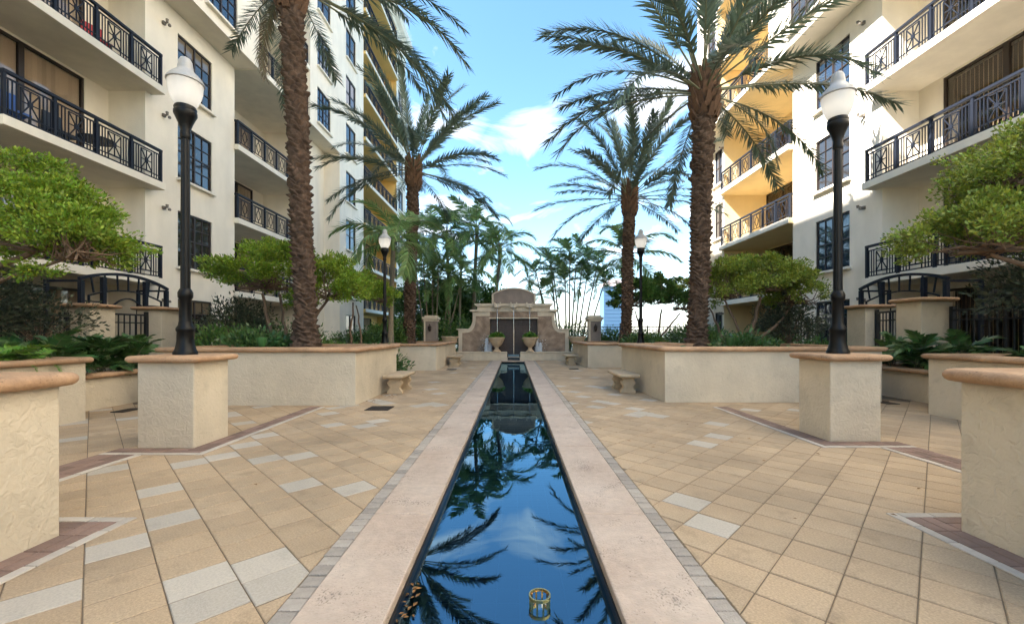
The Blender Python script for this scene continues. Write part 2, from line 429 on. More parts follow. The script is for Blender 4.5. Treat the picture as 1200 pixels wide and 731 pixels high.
# ------------------------------------------------------------------ pool, paving
PX0, PX1 = -0.585, 0.505         # pool edges
CX0, CX1 = -1.00, 0.94           # outer edges of the coping
BX0, BX1 = -1.115, 1.05          # outer edges of the small brick band
PY0, PY1 = 0.15, 20.55
WATER = -0.09
b = MB(); b.box(-300, 300, -120, 34, -1.0, -0.62)
struct('ground', b.mesh('ground', 'ground'))
b = MB(); b.box(-2500, 2500, 34.0, 5000, -1.0, -0.66)
struct('sea', b.mesh('sea', 'sea'))
b = MB()
FL0, FL1 = -0.55, -0.0055
for (x0, x1, y0, y1) in [(-14, PX0, -14, 24), (PX1, 14, -14, 24), (PX0, PX1, -14, PY0 - .02), (PX0, PX1, PY1 + .02, 24)]:
    b.box(x0, x1, y0, y1, FL0, FL1)
paving = struct('pavement', b.mesh('pavement', 'joint_bed'))

# paver geometry
def clip(poly, a, bb, c):           # keep a*x + b*y <= c
    o = []
    for i in range(len(poly)):
        p, q = poly[i], poly[(i+1) % len(poly)]
        dp, dq = a*p[0] + bb*p[1] - c, a*q[0] + bb*q[1] - c
        if dp <= 0: o.append(p)
        if dp * dq < 0:
            t = dp / (dp - dq); o.append((p[0] + t*(q[0]-p[0]), p[1] + t*(q[1]-p[1])))
    return o
def inset(poly, d):
    c = np.mean(poly, axis=0); o = []
    n = len(poly)
    for i in range(n):
        p0, p1, p2 = np.array(poly[i-1]), np.array(poly[i]), np.array(poly[(i+1) % n])
        e1 = (p1-p0)/(np.linalg.norm(p1-p0)+1e-9); e2 = (p2-p1)/(np.linalg.norm(p2-p1)+1e-9)
        n1 = np.array([-e1[1], e1[0]]); n2 = np.array([-e2[1], e2[0]])
        q = n1 + n2; q = q / max(np.dot(q, n1), 0.35)
        o.append(tuple(p1 + q * d))
    return o
def area(poly):
    return 0.5 * sum(poly[i][0]*poly[(i+1) % len(poly)][1] - poly[(i+1) % len(poly)][0]*poly[i][1] for i in range(len(poly)))
def stone(mb, poly, z0, z1, ch=0.004):
    """one bevelled paving piece"""
    n = len(poly); ins = inset(poly, ch)
    vs = [(x, y, z0) for x, y in poly] + [(x, y, z1-ch) for x, y in poly] + [(x, y, z1) for x, y in ins]
    fs = [tuple(range(2*n, 3*n))]
    for i in range(n):
        j = (i+1) % n; fs.append((i, j, n+j, n+i)); fs.append((n+i, n+j, 2*n+j, 2*n+i))
    mb.add(vs, fs)

ROWW, CROSS = 0.2915, 0.262
s2 = math.sqrt(0.5)
blocked = []     # footprints that hide pavers wholly (filled with planters etc.)
def hidden(x, y):
    for (x0, x1, y0, y1) in blocked:
        if x0 < x < x1 and y0 < y < y1: return True
    return False
blocked += [(-12, -3.0, -2, 2.6), (3.05, 12, -2, 2.65), (-4.2, -3.7, 4.85, 5.25), (3.9, 4.35, 5.15, 5.55),
            (-12, -3.1, 7.9, 10.1), (3.1, 12, 8.2, 11.0), (-12, -3.0, 15.1, 16.7), (3.1, 12, 16.3, 17.8),
            (-14, -7.4, -3, 24), (8.0, 14, -3, 24)]
pavs = []
for side in (-1, 1):
    # rows run along u (towards the pool), counted along v
    off0 = 0.37 * s2 if side < 0 else 0.50 * s2
    for r in range(-30, 110):
        stag = random.choice([0, .06, .12, .0, .18]) * (1.0 if side < 0 else 0.35)
        v0 = off0 + r * ROWW
        u = -90 * CROSS + stag
        while u < 90 * CROSS:
            du = CROSS
            # local axes: e_u along the row, e_v across
            eu = (-side * -s2 * -1, -s2)   # replaced below
            ev = (s2 * -side, s2)          # (1,1)/sqrt2 on the left, (-1,1)/sqrt2 on the right
            eu = (s2 * -side, -s2)
            P = [(eu[0]*a + ev[0]*c, eu[1]*a + ev[1]*c) for a, c in ((u+.0025, v0), (u+du-.0025, v0), (u+du-.0025, v0+ROWW), (u+.0025, v0+ROWW))]
            u += du
            cxx = sum(p[0] for p in P)/4; cyy = sum(p[1] for p in P)/4
            if cyy < 0.9 or cyy > 20.9 or abs(cxx) > 8.4: continue
            if area(P) < 0: P = P[::-1]
            Q = P
            if side < 0: Q = clip(Q, 1, 0, BX0)
            else: Q = clip(Q, -1, 0, -BX1)
            if len(Q) < 3: continue
            Q = clip(Q, 0, 1, 20.6)
            if len(Q) < 3 or area(Q) < 0.002: continue
            if hidden(cxx, cyy): continue
            full = len(Q) == 4 and abs(area(Q) - ROWW*(CROSS-.005)) < 1e-5
            pavs.append((Q, (cxx, cyy), side, full))
def px_area(Q):
    pts = [(600 + 2 + 495*x/y, 391 + 495*CAMZ/y) for x, y in Q]
    c = np.mean(pts, axis=0)
    if c[0] < -20 or c[0] > 1220 or c[1] > 745: return 0
    return abs(area(pts))
pavs.sort(key=lambda a: -px_area(a[0]))
rest_tan, rest_pale = MB(), MB()
pr = random.Random(5)
proto = {}
def pale_here(x, y, side):
    # more pale replacement stones on the left of the pool and near the camera
    if side < 0:
        pch = 0.06 + 0.75 * math.exp(-((x + 1.45)**2 / 0.16 + (y - 2.05)**2 / 0.14))
        pch += 0.15 * math.exp(-((y - 7.0)**2 / 2.0))
    else: pch = 0.025 + 0.16 * math.exp(-((y - 8.0)**2 / 2.5 + (x - 2.2)**2 / 2))
    return pr.random() < pch
for i, (Q, c, side, full) in enumerate(pavs):
    pale = pale_here(c[0], c[1], side)
    mname = 'paver_pale' if pale else 'paver_tan'
    if side > 0 and abs(c[0] - 1.26) < 0.13 and abs(c[1] - 2.83) < 0.13: mname = 'paver_pale'
    if i < 300 and px_area(Q) > 0:
        mb = MB(); loc = [(x - c[0], y - c[1]) for x, y in Q]
        dz = pr.uniform(-.0015, .0015)
        if full:
            key = (side, mname)
            if key not in proto:
                stone(mb, inset(loc, 0.003), -0.03, 0.0); proto[key] = mb.mesh('paver', mname)
            me = proto[key]
        else:
            stone(mb, inset(loc, 0.003), -0.03, 0.0); me = mb.mesh('paver', mname)
        obj('paver', me, paving, loc=(c[0], c[1], dz))
    else:
        stone(rest_pale if mname == 'paver_pale' else rest_tan, inset(Q, 0.003), -0.03, pr.uniform(-.0015, .0015))
for mb, mname in ((rest_tan, 'paver_tan'), (rest_pale, 'paver_pale')):
    tag(obj('distant_pavers', mb.mesh('distant_pavers', mname, fix=False), paving), kind='stuff')

# small brick bands each side of the coping
for (x0, x1) in ((BX0 + .006, CX0 - .006), (CX1 + .006, BX1 - .006)):
    far = MB(); y = 0.9; k = 0; BL = 0.098
    hw = (x1 - x0) / 2
    bm_ = MB(); stone(bm_, [(-hw, -.044), (hw, -.044), (hw, .044), (-hw, .044)], -0.03, 0.003)
    bme = bm_.mesh('band_brick', 'brick_grey')
    while y < 20.5:
        if y < 7.0: obj('band_brick', bme, paving, loc=((x0+x1)/2 + pr.uniform(-.003, .003), y + BL/2, pr.uniform(-.002, .003)), rot=(0, 0, pr.uniform(-.02, .02)))
        else: stone(far, [(x0, y+.004), (x1, y+.004), (x1, y+BL-.004), (x0, y+BL-.004)], -0.03, 0.003)
        y += BL
    tag(obj('distant_band_bricks', far.mesh('distant_band_bricks', 'brick_grey', fix=False), paving), kind='stuff')

# plum brick strips with a pale border round the walls and pedestals
def strip_bricks(x0, x1, y0, y1, along, mname, bl, bw, name):
    """rectangle filled with single bricks; returns nothing"""
    nx = max(1, round((x1-x0) / (bl if along == 'x' else bw))); ny = max(1, round((y1-y0) / (bw if along == 'x' else bl)))
    dx, dy = (x1-x0)/nx, (y1-y0)/ny
    mb = MB(); g = .004
    stone(mb, [(-dx/2+g, -dy/2+g), (dx/2-g, -dy/2+g), (dx/2-g, dy/2-g), (-dx/2+g, dy/2-g)], 0.0, 0.008, .003)
    me = mb.mesh(name, mname)
    for i in range(nx):
        for j in range(ny):
            obj(name, me, paving, loc=(x0+dx*(i+.5), y0+dy*(j+.5), pr.uniform(0, .002)))
PL = ('brick_plum', 0.20, 0.10, 'plum_brick'); BO = ('border_stone', 0.22, 0.075, 'border_brick')
for s, wx, wy in ((-1, 2.92, 2.72), (1, 2.95, 2.79)):
    def rx(a, c): return (s*a, s*c) if s > 0 else (-c, -a)
    x0, x1 = rx(wx - .19, wx); strip_bricks(x0, x1, 1.3, wy + .19, 'y', *PL)
    x0, x1 = rx(wx, wx + 1.6); strip_bricks(x0, x1, wy, wy + .19, 'x', *PL)
    x0, x1 = rx(wx - .265, wx - .19); strip_bricks(x0, x1, 1.3, wy + .265, 'y', *BO)
    x0, x1 = rx(wx - .19, wx + 1.6); strip_bricks(x0, x1, wy + .19, wy + .265, 'x', *BO)
# pedestal frames
PED = {-1: (-4.26, -3.62, 4.78, 5.36), 1: (3.80, 4.41, 5.07, 5.63)}
for s in (-1, 1):
    x0, x1, y0, y1 = PED[s]
    strip_bricks(x0 - .2, x1 + .2, y0 - .18, y0, 'x', *PL)
    a, c = (x1, x1 + .2) if s < 0 else (x0 - .2, x0)
    strip_bricks(a, c, y0, 7.5, 'y', *PL)
    a, c = (x1 + .2, x1 + .275) if s < 0 else (x0 - .275, x0 - .2)
    strip_bricks(a, c, y0 - .255, 7.5, 'y', *BO)
    strip_bricks(x0 - .2, x1 + .2, y0 - .255, y0 - .18, 'x', *BO)
    ax = (-4.46, -4.06) if s < 0 else (4.25, 4.61)
    strip_bricks(*ax, wy_ := 3.05, y0 - .255, 'y', *PL)
    bx_ = (-4.06, -3.985) if s < 0 else (4.175, 4.25)
    strip_bricks(*bx_, 3.05, y0 - .255, 'y', *BO)

# coping stones
seg_y = [0.3, 1.2]; y = 1.2
while y < PY1 - .4:
    y += 1.83; seg_y.append(min(y, PY1))
for (x0, x1) in ((CX0, PX0 + .004), (PX1 - .004, CX1)):
    for a, c in zip(seg_y[:-1], seg_y[1:]):
        mb = MB(); mb.box(x0, x1, a + .0015, c - .0015, -0.045, 0.012)
        obj('coping_stone', mb.mesh('coping_stone', 'travertine', bevel=.008), paving)
mb = MB(); mb.box(PX0 + .005, PX1 - .005, PY1 - .35, PY1, -0.045, 0.010)
obj('coping_stone', mb.mesh('coping_stone', 'travertine', bevel=.008), paving)

# pool basin
pool = struct('pool_basin', MB().box(PX0, PX1, PY0, PY1, -0.56, -0.46).mesh('pool_basin', 'pool_grout'))
mb = MB()
mb.box(PX0 + .0, PX0 + .012, PY0, PY1, -.46, -.046); mb.box(PX1 - .012, PX1, PY0, PY1, -.46, -.046)
mb.box(PX0, PX1, PY1 - .012, PY1, -.46, -.046); mb.box(PX0, PX1, PY0, PY0 + .012, -.46, -.046)
obj('pool_lining', mb.mesh('pool_lining', 'pool_wall'), pool)
TS = 0.153
tm = MB(); stone(tm, [(-TS/2+.004, -TS/2+.004), (TS/2-.004, -TS/2+.004), (TS/2-.004, TS/2-.004), (-TS/2+.004, TS/2-.004)], -0.01, 0.004, .002)
tme = tm.mesh('pool_tile', 'pool_tile'); far = MB(); cnt = 0
ny = int((PY1 - PY0) / TS)
for j in range(ny):
    for i in range(7):
        x, y = PX0 + .012 + TS*(i+.5), PY0 + .012 + TS*(j+.5)
        if 1.6 < y < 7.0: obj('pool_tile', tme, pool, loc=(x, y, -.46 + pr.uniform(-.001, .001)))
        else: stone(far, [(x-TS/2+.004, y-TS/2+.004), (x+TS/2-.004, y-TS/2+.004), (x+TS/2-.004, y+TS/2-.004), (x-TS/2+.004, y+TS/2-.004)], -.47, -.456, .002)
tag(obj('distant_pool_tiles', far.mesh('distant_pool_tiles', 'pool_tile', fix=False), pool), kind='stuff')
wm_ = MB(); wm_.quad((PX0+.0125, PY0+.0125, WATER), (PX1-.0125, PY0+.0125, WATER), (PX1-.0125, PY1-.0125, WATER), (PX0+.0125, PY1-.0125, WATER))
struct('water', wm_.mesh('water', 'water', fix=False))

# ------------------------------------------------------------------ walls, planters, caps
def cap_loop(x0, x1, y0, y1, z0, h, over, mb, corner=0.05, inner=None):
    """bullnose coping: stacked rectangles whose edge follows a half round"""
    prof = []
    K = 7
    for k in range(K + 1):
        a = -math.pi/2 + math.pi * k / K
        prof.append((over - h/2 + math.cos(a) * h/2, z0 + h/2 + math.sin(a) * h/2))
    prof = [(0.0, z0)] + prof
    rings = []
    def ring(d, z):
        c = corner + max(d, 0) * 0.3
        P = []
        for (cx_, cy_, a0) in ((x1+d-c, y0-d+c, -90), (x1+d-c, y1+d-c, 0), (x0-d+c, y1+d-c, 90), (x0-d+c, y0-d+c, 180)):
            for q in range(4):
                a = R(a0 + 30*q); P.append((cx_ + c*math.cos(a), cy_ + c*math.sin(a), z))
        return P
    vs = []
    for d, z in prof: vs += ring(d, z)
    if inner is not None:
        ix0, ix1, iy0, iy1 = inner
        def iring(z):
            P = []
            for (cx_, cy_, a0) in ((ix1-.02, iy0+.02, -90), (ix1-.02, iy1-.02, 0), (ix0+.02, iy1-.02, 90), (ix0+.02, iy0+.02, 180)):
                for q in range(4):
                    a = R(a0 + 30*q); P.append((cx_ + .02*math.cos(a), cy_ + .02*math.sin(a), z))
            return P
        vs += iring(z0 + h) + iring(z0)
    n = 16; m_ = len(vs)//n; fs = []
    for i in range(m_ - 1):
        for k in range(n):
            j = (k+1) % n; fs.append((i*n+k, i*n+j, (i+1)*n+j, (i+1)*n+k))
    if inner is None:
        fs.append(tuple((m_-1)*n + k for k in range(n))); fs.append(tuple(reversed(range(n))))
    else:
        for k in range(n):
            j = (k+1) % n; fs.append(((m_-1)*n+k, (m_-1)*n+j, j, k))
    mb.add(vs, fs)

def cut_cap(c, x0, x1, y0, y1, step=.85, gap=.0035):
    """cut a coping ring into single stones with open joints"""
    base = bmesh.new(); tmp = bpy.data.meshes.new('tmp'); tmp.from_pydata(c.v, [], c.f); base.from_mesh(tmp); bpy.data.meshes.remove(tmp)
    bmesh.ops.recalc_face_normals(base, faces=base.faces)
    nx, ny = max(1, round((x1-x0)/step)), max(1, round((y1-y0)/step)); res = []
    if (x1-x0) < 1.1 and (y1-y0) < 1.1: nx = ny = 1
    for i in range(nx):
        for j in range(ny):
            if 0 < i < nx-1 and 0 < j < ny-1: continue
            bm = base.copy()
            a, bb = x0+(x1-x0)*i/nx, x0+(x1-x0)*(i+1)/nx; e, f = y0+(y1-y0)*j/ny, y0+(y1-y0)*(j+1)/ny
            cuts = []
            if i > 0: cuts.append(((a+gap/2, 0, 0), (-1, 0, 0)))
            if i < nx-1: cuts.append(((bb-gap/2, 0, 0), (1, 0, 0)))
            if j > 0: cuts.append(((0, e+gap/2, 0), (0, -1, 0)))
            if j < ny-1: cuts.append(((0, f-gap/2, 0), (0, 1, 0)))
            for co, no_ in cuts:
                r_ = bmesh.ops.bisect_plane(bm, geom=bm.verts[:]+bm.edges[:]+bm.faces[:], plane_co=co, plane_no=no_, clear_outer=True)
                ed = [g_ for g_ in r_['geom_cut'] if isinstance(g_, bmesh.types.BMEdge)]
                if ed: bmesh.ops.holes_fill(bm, edges=ed, sides=0)
            if len(bm.faces):
                me = bpy.data.meshes.new('cap_stone'); bm.to_mesh(me); me.materials.append(M['cap_stone'])
                me.polygons.foreach_set('use_smooth', [True]*len(me.polygons)); me.set_sharp_from_angle(angle=R(38)); res.append(me)
            bm.free()
    base.free()
    return res

def planter(name, label, cat, x0, x1, y0, y1, ztop, group=None, soil=True, t=0.28, caph=0.085, over=0.085):
    cx_, cy_ = (x0+x1)/2, (y0+y1)/2
    T = thing(name, label, cat, (cx_, cy_, 0), group)
    X0, X1, Y0, Y1 = x0-cx_, x1-cx_, y0-cy_, y1-cy_
    mb = MB()
    zc_ = ztop - caph
    if soil:
        vs = [(X0,Y0),(X1,Y0),(X1,Y1),(X0,Y1)]; ws = [(X0+t,Y0+t),(X1-t,Y0+t),(X1-t,Y1-t),(X0+t,Y1-t)]
        V = [(*p, 0.0) for p in vs] + [(*p, zc_) for p in vs] + [(*p, zc_) for p in ws] + [(*p, zc_ - .25) for p in ws]
        F = []
        for i in range(4):
            j = (i+1) % 4
            F += [(i, j, 4+j, 4+i), (4+i, 4+j, 8+j, 8+i), (8+i, 8+j, 12+j, 12+i)]
        mb.add(V, F)
    else: mb.box(X0, X1, Y0, Y1, 0.0, zc_)
    obj('wall', mb.mesh('wall', 'planter_stucco', bevel=.012), T)
    c = MB(); cap_loop(X0, X1, Y0, Y1, zc_ + .001, caph, over, c, inner=(X0+t-.03, X1-t+.03, Y0+t-.03, Y1-t+.03) if soil else None)
    for me_ in cut_cap(c, X0-over, X1+over, Y0-over, Y1+over): obj('cap_stone', me_, T)
    if soil:
        sm = MB(); sm.box(X0+t+.001, X1-t-.001, Y0+t+.001, Y1-t-.001, zc_ - .24, zc_ - .06)
        obj('soil', sm.mesh('soil', 'soil'), T)
    return T
G_PL = 'stucco planters along the water channel'
planter('planter', 'nearest left stucco planter with rounded cap, cut by the picture edge', 'planter', -5.6, -2.92, -0.6, 2.72, 1.05, G_PL)
planter('planter', 'nearest right stucco planter with rounded cap, cut by the picture edge', 'planter', 2.95, 5.6, -0.6, 2.79, 1.07, G_PL)
planter('planter', 'long stucco planter behind the left bench, thick date palm growing in it', 'planter', -6.4, -2.87, 7.66, 10.35, 1.05, G_PL)
planter('planter', 'long stucco planter behind the right bench, date palm growing in it', 'planter', 2.87, 7.0, 8.02, 11.25, 1.05, G_PL)
planter('planter', 'distant left stucco planter before the fountain, palm growing in it', 'planter', -6.3, -2.74, 14.9, 19.9, 0.95, G_PL)
planter('planter', 'distant right stucco planter before the fountain, palm growing in it', 'planter', 2.82, 6.3, 16.1, 20.2, 0.95, G_PL)
planter('planter', 'side planter left of the left lamp pedestal, ferns along its cap', 'planter', -8.6, -6.45, 2.4, 6.37, 0.95, G_PL)
planter('planter', 'side planter right of the right lamp pedestal, low plants on top', 'planter', 6.72, 9.0, 2.4, 6.85, 0.98, G_PL)
planter('low_planter', 'low stucco planter under the left gate pillars', 'planter', -9.2, -7.18, 6.55, 9.6, 0.62, G_PL, t=0.2)
planter('low_planter', 'low stucco planter under the right gate pillars', 'planter', 7.75, 8.75, 7.05, 9.9, 0.62, G_PL, t=0.2)
G_PD = 'lamp pedestals'
PEDT = {}
for s, lab in ((-1, 'square stucco pedestal under the big left lamp'), (1, 'square stucco pedestal under the big right lamp')):
    x0, x1, y0, y1 = PED[s]
    planter('lamp_pedestal', lab, 'pedestal', x0, x1, y0, y1, 1.05, G_PD, soil=False, over=0.10, caph=.075)
FLAMP = {-1: (-4.03, 13.2), 1: (3.97, 13.2)}
for s, lab in ((-1, 'stucco pedestal under the small distant left lamp'), (1, 'stucco pedestal under the small distant right lamp')):
    x, y = FLAMP[s]
    planter('lamp_pedestal', lab, 'pedestal', x-.32, x+.32, y-.32, y+.32, 1.0, G_PD, soil=False, over=0.10, caph=.075)
G_PI = 'gate pillars'
PIL = [(-9.80, 9.75, 1.98, 'nearer stucco pillar of the left garden gate'), (-9.45, 11.25, 2.0, 'farther stucco pillar of the left garden gate'),
       (9.05, 9.35, 2.08, 'nearer stucco pillar of the right garden gate'), (9.35, 11.15, 2.05, 'farther stucco pillar of the right garden gate')]
for x, y, z, lab in PIL:
    planter('gate_pillar', lab, 'pillar', x-.32, x+.32, y-.3, y+.3, z, G_PI, soil=False, over=0.12, caph=.085)

# ------------------------------------------------------------------ street lamps
def lamp_meshes():
    base = MB()
    base.lathe([(.1240,0),(.1240,.03),(.1120,.05),(.1056,.07),(.0944,.11),(.0864,.16),(.0848,.27),(.0944,.29),(.0944,.315),(.0736,.35),(.0656,.40),(.0616,.66),(.0752,.685),(.0776,.74),(.0656,.77),(.0528,.79)], 28)
    shaft = MB(); shaft.lathe([(.0512,.78),(.0496,1.2),(.0448,2.55),(.0448,2.60)], 24, flute=1, fd=.07)
    neck = MB(); neck.lathe([(.0480,2.58),(.0560,2.60),(.0560,2.64),(.0496,2.68),(.0720,2.76),(.1040,2.84),(.1184,2.87),(.1184,2.905),(.1104,2.92),(.1160,2.945),(.1056,2.97)], 28)
    globe = MB(); globe.lathe([(.1008,2.965),(.1280,3.02),(.1560,3.09),(.1728,3.16),(.1792,3.22),(.1776,3.25)], 48, flute=1, fd=.035)
    cap = MB(); cap.lathe([(.1776,3.252),(.1920,3.256),(.1904,3.272),(.1640,3.315),(.1280,3.355),(.0944,3.39),(.0800,3.415),(.0800,3.43),(.0736,3.47),(.0680,3.51),(.0496,3.545),(.0240,3.56),(.0032,3.565)], 32)
    bulb = MB(); bulb.lathe([(.0160,3.03),(.0400,3.06),(.0560,3.12),(.0480,3.18),(.0160,3.21)], 14)
    m = [('base', base.mesh('base','lamp_metal',smooth=True)), ('shaft', shaft.mesh('shaft','lamp_metal')), ('neck', neck.mesh('neck','lamp_metal',smooth=True)),
         ('globe', globe.mesh('globe','lamp_glass',smooth=True)), ('lid', cap.mesh('lid','lamp_lid',smooth=True)), ('bulb', bulb.mesh('bulb','lamp_bulb',smooth=True))]
    return m
LM = lamp_meshes()
for (x, y, z, lab) in [(-3.94, 5.07, 1.051, 'big near left lamp post, black fluted pole with frosted acorn globe'),
                       (4.105, 5.35, 1.051, 'big near right lamp post, black fluted pole with frosted acorn globe'),
                       (*FLAMP[-1], 1.001, 'small distant left lamp post with white globe beside the palm'),
                       (*FLAMP[1], 1.001, 'small distant right lamp post with white globe beside the palm')]:
    T = thing('street_lamp', lab, 'street lamp', (x, y, z), 'acorn lamp posts')
    g = None
    for nm, me in LM:
        o = obj(nm, me, g if nm == 'bulb' else T)
        if nm == 'globe': g = o

# ------------------------------------------------------------------ benches
def bench(x0, x1, y0, y1, lab):
    cx_, cy_ = (x0+x1)/2, (y0+y1)/2; w = (x1-x0)/2; l = (y1-y0)/2
    T = thing('stone_bench', lab, 'bench', (cx_, cy_, 0), 'stone benches beside the planters')
    c = MB(); cap_loop(-w+.03, w-.03, -l+.03, l-.03, .345, .075, .03, c, corner=.03)
    obj('seat', c.mesh('seat', 'bench_stone', smooth=True), T)
    prof = [(.15,0),(.16,.03),(.155,.06),(.115,.10),(.10,.135),(.125,.175),(.155,.215),(.15,.255),(.115,.285),(.12,.31),(.155,.325),(.165,.344)]
    sc = w / .23
    poly = [(x*sc, z) for x, z in prof] + [(-x*sc, z) for x, z in reversed(prof)]
    lm = MB().prism(poly, -.075, .075).mesh('leg', 'bench_stone', bevel=.008)
    for yy in (-l*.62, l*.62): obj('leg', lm, T, loc=(0, yy, 0))
bench(-2.80, -2.34, 8.95, 10.15, 'near left carved stone bench against the palm planter')
bench(2.29, 2.75, 9.10, 10.35, 'near right carved stone bench against the palm planter')
bench(-2.66, -2.14, 16.8, 18.0, 'small distant left stone bench before the fountain')
bench(2.14, 2.66, 17.4, 18.6, 'small distant right stone bench before the fountain')

# ------------------------------------------------------------------ drains
def drain(x, y, w, l, lab, rz=0):
    T = thing('drain_grate', lab, 'drain', (x, y, 0.002), 'floor drains', rz)
    mb = MB(); t = .02
    mb.box(-w/2, w/2, -l/2, -l/2+t, 0, .010); mb.box(-w/2, w/2, l/2-t, l/2, 0, .010)
    mb.box(-w/2, -w/2+t, -l/2+t, l/2-t, 0, .010); mb.box(w/2-t, w/2, -l/2+t, l/2-t, 0, .010)
    obj('frame', mb.mesh('frame', 'drain_iron'), T)
    n = max(4, int(w/.03)); sm = MB().box(-.008, .008, -l/2+t, l/2-t, .001, .008).mesh('slat', 'drain_iron')
    for i in range(n): obj('slat', sm, T, loc=(-w/2 + w*(i+.5)/n, 0, 0))
    obj('pit', MB().box(-w/2+t, w/2-t, -l/2+t, l/2-t, 0, .0012).mesh('pit', 'pool_wall'), T)
drain(-2.33, 7.35, .40, .40, 'dark iron drain grate in front of the left planter')
drain(-2.25, 15.35, .34, .34, 'small dark drain before the distant left bench')
drain(2.22, 15.6, .34, .34, 'small dark drain before the distant right bench')
drain(-6.55, 7.15, .22, .36, 'slot drain by the low left planter')
drain(7.0, 7.95, .22, .36, 'slot drain by the low right planter')

# ------------------------------------------------------------------ objects in the pool
T = thing('pool_light', 'round brass ringed light fixture standing in the water', 'light fixture', (0.134, 2.176, -.455))
obj('base', MB().lathe([(.046,0),(.046,.30),(.043,.335)], 24).mesh('base', 'pipe_grey', smooth=True), T)
mb = MB()
for (r0, r1, z0, z1) in ((.060, .074, .335, .355), (.066, .076, .40, .415)):
    seg = 28
    for k in range(seg):
        a, c = 2*math.pi*k/seg, 2*math.pi*(k+1)/seg
        P = [(r*math.cos(q), r*math.sin(q), z) for z in (z0, z1) for q in (a, c) for r in (r0, r1)]
        mb.add(P, [(0,1,3,2),(4,6,7,5),(1,5,7,3),(0,2,6,4)])
for k in range(10):
    a = 2*math.pi*k/10; mb.box(.067*math.cos(a)-.006, .067*math.cos(a)+.006, .067*math.sin(a)-.006, .067*math.sin(a)+.006, .35, .402)
obj('ring', mb.mesh('ring', 'brass'), T, scale=(.74, .74, 1.0))
obj('lens', MB().lathe([(.043,.336),(.043,.36),(.022,.375),(.004,.378)], 20).mesh('lens', 'clear_glass', smooth=True), T)
obj('sunken_plate', MB().box(-.055,.055,-.04,.04,0,.012).mesh('sunken_plate', 'plate_green', bevel=.003), None, loc=(-.373, 3.03, -.455))
tag(bpy.data.objects['sunken_plate'], 'small olive green plate lying under the water', 'plate')
def litter(spots, label, zoff):
    mb = MB()
    for k, (x, y, sc_) in enumerate(spots):
        a = pr.uniform(0, 6.28); ca, sa = math.cos(a)*sc_, math.sin(a)*sc_
        mb.add([(x + ca*u - sa*v, y + sa*u + ca*v, zoff + w*sc_ + k*.0005) for u, v, w in ((-.03,0,0),(0,-.016,.006),(.035,0,.001),(0,.016,.008))], [(0,1,2,3)])
    return tag(obj('leaf_litter', mb.mesh('leaf_litter', 'fallen_leaf', fix=False)), label, 'leaves', kind='stuff')
litter([(-.565 + .10*pr.random()**2, pr.uniform(2.04, 2.36), pr.uniform(.35, .65)) for k in range(18)], 'yellow brown leaves floating at the near left pool edge', WATER + .002)
litter([(pr.uniform(-2.83, -2.4), pr.uniform(7.9, 9.0), pr.uniform(.6, 1.2)) for k in range(22)] + [(-1.9, 8.3, 1), (-2.0, 9.3, 1), (-1.6, 4.4, .8), (-2.2, 3.6, .8)], 'brown dry leaves scattered on the paving by the left bench', .004)
litter([(pr.uniform(1.3, 3.4), pr.uniform(2.6, 8.0), pr.uniform(.4, .9)) for k in range(16)], 'few dry leaves scattered on the paving right of the pool', .004)

# ------------------------------------------------------------------ apartment buildings
def window_mesh_set(w, h, cols, rows, tag_):
    """two side by side hung sashes; local: y across, z up, facing +x"""
    fm = MB(); t = .055
    fm.box(-.02,.045,-w/2,w/2,0,t); fm.box(-.02,.045,-w/2,w/2,h-t,h)
    fm.box(-.02,.045,-w/2,-w/2+t,t,h-t); fm.box(-.02,.045,w/2-t,w/2,t,h-t); fm.box(-.02,.05,-t/2,t/2,t,h-t)
    panes = []
    for sgn in (-1, 1):
        y0, y1 = (t/2, w/2-t) if sgn > 0 else (-w/2+t, -t/2)
        zs = [t, t + (h-2*t)*.27, t + (h-2*t)*.52, t+(h-2*t)*.76, h-t]
        if rows == 2: zs = [t, t+(h-2*t)*.5, h-t]
        for k, z in enumerate(zs[1:-1]):
            tw = .024 if not (len(zs) > 3 and k == 1) and len(zs) > 3 else .045
            fm.box(-.012, .035, y0, y1, z-tw/2, z+tw/2)
        for c in range(1, cols):
            yy = y0 + (y1-y0)*c/cols
            for z0, z1 in zip(zs[:-1], zs[1:]): fm.box(-.010, .032, yy-.011, yy+.011, z0+.02, z1-.02)
        for z0, z1 in zip(zs[:-1], zs[1:]):
            for c in range(cols):
                ya, yb = y0+(y1-y0)*c/cols, y0+(y1-y0)*(c+1)/cols
                panes.append((0, (ya+yb)/2, (z0+z1)/2, yb-ya, z1-z0))
    me = fm.mesh('window', 'window_bronze')
    pm = {}
    for p_ in panes:
        key = (round(p_[3], 3), round(p_[4], 3))
        if key not in pm: pm[key] = [MB().box(-.004, .004, -key[0]/2, key[0]/2, -key[1]/2, key[1]/2).mesh('pane', gm_) for gm_ in ('glass', 'glass_dark', 'glass_curtain')]
    sill = MB().box(-.12, .14, -w/2-.08, w/2+.08, -.09, -.001).mesh('sill', 'stucco_trim', bevel=.01)
    return me, panes, pm, sill

